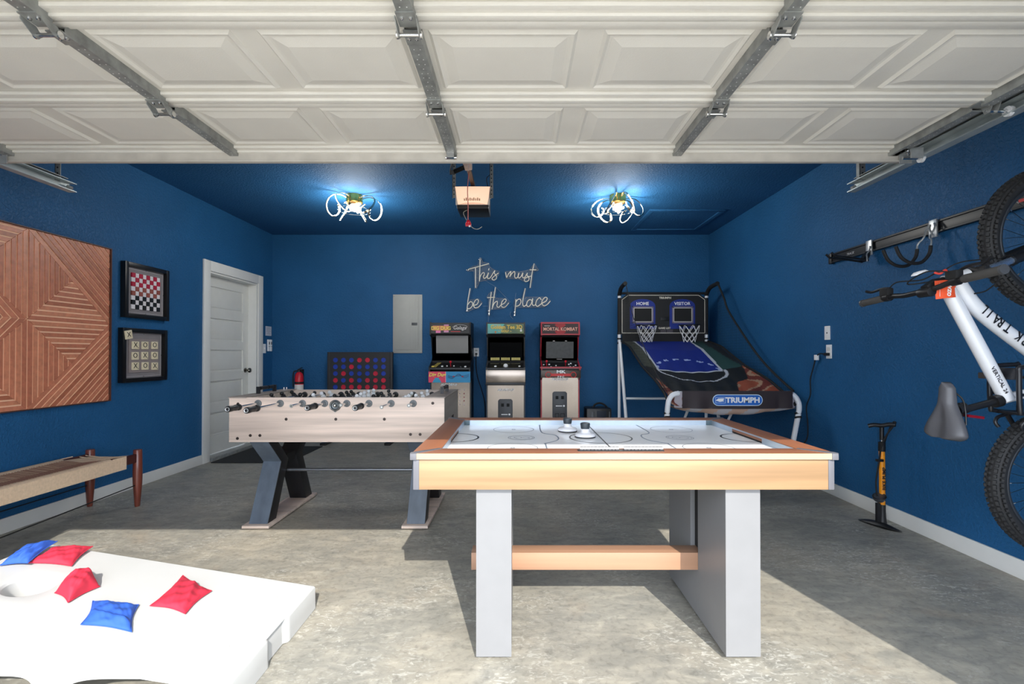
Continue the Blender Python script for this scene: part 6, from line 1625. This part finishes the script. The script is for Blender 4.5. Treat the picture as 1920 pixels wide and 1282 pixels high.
# cranks, pedals, chainring
MB().torus(BBK+Vector((0, 0.05, 0)), 0.075, 0.004, (0, 1, 0), 40, 6).build('chainring', BLACKP, bi)
cr1, cr2 = Vector((BBK.x+0.03, D0-0.075, BBK.z-0.165)), Vector((BBK.x-0.03, D0+0.085, BBK.z+0.165))
cr2 = Vector((BBK.x-0.165, D0+0.085, BBK.z+0.02)); cr1 = Vector((BBK.x+0.165, D0-0.075, BBK.z-0.02))
MB().bar(BBK+Vector((0, -0.05, 0)), cr1, 0.012, 0.026, up=(0, 1, 0)).build('crank_arm', BLACKP, bi, bev=0.003); MB().bar(BBK+Vector((0, 0.055, 0)), cr2, 0.012, 0.026, up=(0, 1, 0)).build('crank_arm', BLACKP, bi, bev=0.003)
MB().box(cr2.x-0.05, cr2.x+0.035, cr2.y+0.02, cr2.y+0.11, cr2.z-0.014, cr2.z+0.014).build('pedal', mat('pedal_dusty', (70, 62, 58), 0.8, vary=0.3), bi, bev=0.004)
MB().box(cr1.x-0.045, cr1.x+0.045, cr1.y-0.11, cr1.y-0.02, cr1.z-0.014, cr1.z+0.014).build('pedal', mat('pedal_dusty', (70, 62, 58)), bi, bev=0.004)
# rear triangle: black yoke and stays
YK = mat('satin_black_frame', (26, 26, 30), 0.35, vary=0.06)
for s_ in (-1, 1):
    dy = s_*0.062
    loop = [bp(1886, 688, dy), bp(1930, 684, dy), bp(1938, 690, dy), bp(1938, 770, dy), bp(1930, 776, dy), bp(1890, 772, dy), bp(1883, 764, dy), bp(1882, 700, dy)]
    MB().tube(smooth_path(loop, 4, closed=True), 0.0095, 10, closed=True).build('linkage_plate', YK, bi)
    MB().bar(bp(1884, 738, dy), bp(1938, 738, dy), 0.012, 0.016, up=(0, 1, 0)).build('linkage_web', YK, bi)
    MB().tube([bp(1912, 775, dy), bp(1945, 830, dy), bp(1985, 903, dy)], 0.0095, 10).build('seat_stay', YK, bi)
    MB().tube([BBK+Vector((0, dy*0.8, 0)), bp(1998, 810, dy), bp(1987, 903, dy)], 0.0095, 10).build('chain_stay', YK, bi)
MB().bar(bp(1884, 700, -0.062), bp(1884, 700, 0.062), 0.02, 0.05).bar(bp(1900, 774, -0.062), bp(1900, 774, 0.062), 0.03, 0.012).build('linkage_bridge', YK, bi, bev=0.003)
MB().tube(smooth_path([bp(1925, 778, -0.062), bp(1898, 784, -0.060), bp(1889, 794, -0.055), bp(1893, 803, -0.05)]), 0.007, 10).tube(smooth_path([bp(1925, 778, 0.062), bp(1898, 784, 0.060), bp(1889, 794, 0.055), bp(1893, 803, 0.05)]), 0.007, 10).build('brake_bridge', YK, bi)
MB().cyl(RA+Vector((0, -0.08, 0)), RA+Vector((0, 0.08, 0)), 0.006, n=10).build('axle', CHROME, bi)
MB().tube(smooth_path([bp(1925, 860, -0.05), bp(1915, 880, -0.055), bp(1912, 895, -0.055), bp(1925, 905, -0.055), bp(1940, 900, -0.05)]), 0.0035, 8).build('brake_hose', BLACKM, bi)
m = MB(); c0 = RA+Vector((0, 0.045, 0))
for k, r in enumerate((0.05, 0.044, 0.038, 0.032, 0.027)): m.torus(c0+Vector((0, -0.005*k, 0)), r, 0.002, (0, 1, 0), 32, 4)
m.build('cassette', GALV, bi)
m = MB(); m.cyl(BBK+Vector((0.075, 0.05, 0)), RA+Vector((0.03, 0.045, 0)), 0.003, n=6).cyl(BBK+Vector((-0.075, 0.05, 0)), RA+Vector((-0.03, 0.045, 0)), 0.003, n=6); m.build('chain', GALV, bi)

# ================================================================ FLOOR PUMP
qx, qy = 2.445, 3.25
pm = thing('floor_pump', 'orange and black bicycle floor pump standing by the right wall', 'bicycle pump', (qx, qy, 0))
m = MB()
def base(u, v):
    a = u*2-1; b = v*2-1; w = 0.045*(1-abs(a)**2.2)+0.004
    return (qx-0.02+a*0.062+b*w*0.35, qy-a*0.115*1.0+b*w, 0.006+0.026*(1-abs(a)**1.6)*(1-b*b*0.7))
m.grid(20, 10, base); 
def base2(u, v):
    x, y, z = base(u, v); return (x, y, 0.0005)
m.grid(20, 10, base2); m.build('foot_plate', BLACKP, pm)
OR = mat('pump_orange', (240, 150, 20), 0.35, vary=0.02)
MB().lathe([(0.026, 0.018), (0.022, 0.06), (0.0195, 0.10), (0.019, 0.145)], (qx, qy, 0), n=20).box(qx-0.040, qx-0.018, qy-0.01, qy+0.01, 0.02, 0.155).build('base_socket', BLACKP, pm)
MB().cyl((qx, qy, 0.095), (qx, qy, 0.51), 0.0175, n=22).build('barrel', OR, pm)
MB().lathe([(0.0195, 0.50), (0.021, 0.505), (0.021, 0.56), (0.012, 0.565), (0.0, 0.565)], (qx, qy, 0), n=20).build('barrel_cap', BLACKP, pm)
MB().cyl((qx, qy, 0.56), (qx, qy, 0.665), 0.006, n=10).build('piston_rod', CHROME, pm)
MB().cyl((qx, qy, 0.575), (qx, qy, 0.66), 0.013, n=14).build('rod_sleeve', BLACKP, pm)
MB().tube(smooth_path([(qx-0.055, qy+0.05, 0.662), (qx-0.028, qy+0.03, 0.672), (qx, qy, 0.672), (qx+0.028, qy-0.03, 0.684), (qx+0.05, qy-0.055, 0.684)]), 0.014, 12).build('handle', BLACKP, pm)
MB().lathe([(0.0, -0.013), (0.030, -0.010), (0.036, 0.0), (0.036, 0.014), (0.0, 0.018)], (qx-0.034, qy-0.02, 0.190), (-0.35, -0.35, 1), n=24).build('pressure_gauge', mat('gauge_smoke', (58, 60, 64), 0.2), pm)
MB().torus((qx-0.034, qy-0.02, 0.203), 0.035, 0.005, (-0.35, -0.35, 1), 28, 6).build('gauge_ring', BLACKP, pm)
MB().tube(smooth_path([(qx-0.045, qy-0.015, 0.20), (qx-0.048, qy-0.01, 0.30), (qx-0.030, qy-0.012, 0.42), (qx-0.022, qy-0.02, 0.52), (qx+0.0, qy-0.03, 0.60), (qx+0.035, qy-0.045, 0.665), (qx+0.05, qy-0.055, 0.70), (qx+0.055, qy-0.02, 0.69), (qx+0.04, qy, 0.62), (qx+0.022, qy+0.01, 0.55)], 6), 0.0052, 8).build('hose', BLACKM, pm)
MB().box(qx-0.052, qx-0.01, qy-0.032, qy-0.008, 0.435, 0.452).build('hose_clip', BLACKP, pm, bev=0.003)
text('BIKE PUMP', 0.032, (qx+0.002, qy-0.0182, 0.32), (0, 0, 1), (-1, 0, 0), BLACKM, pm, 'barrel_lettering', bold=0.001)
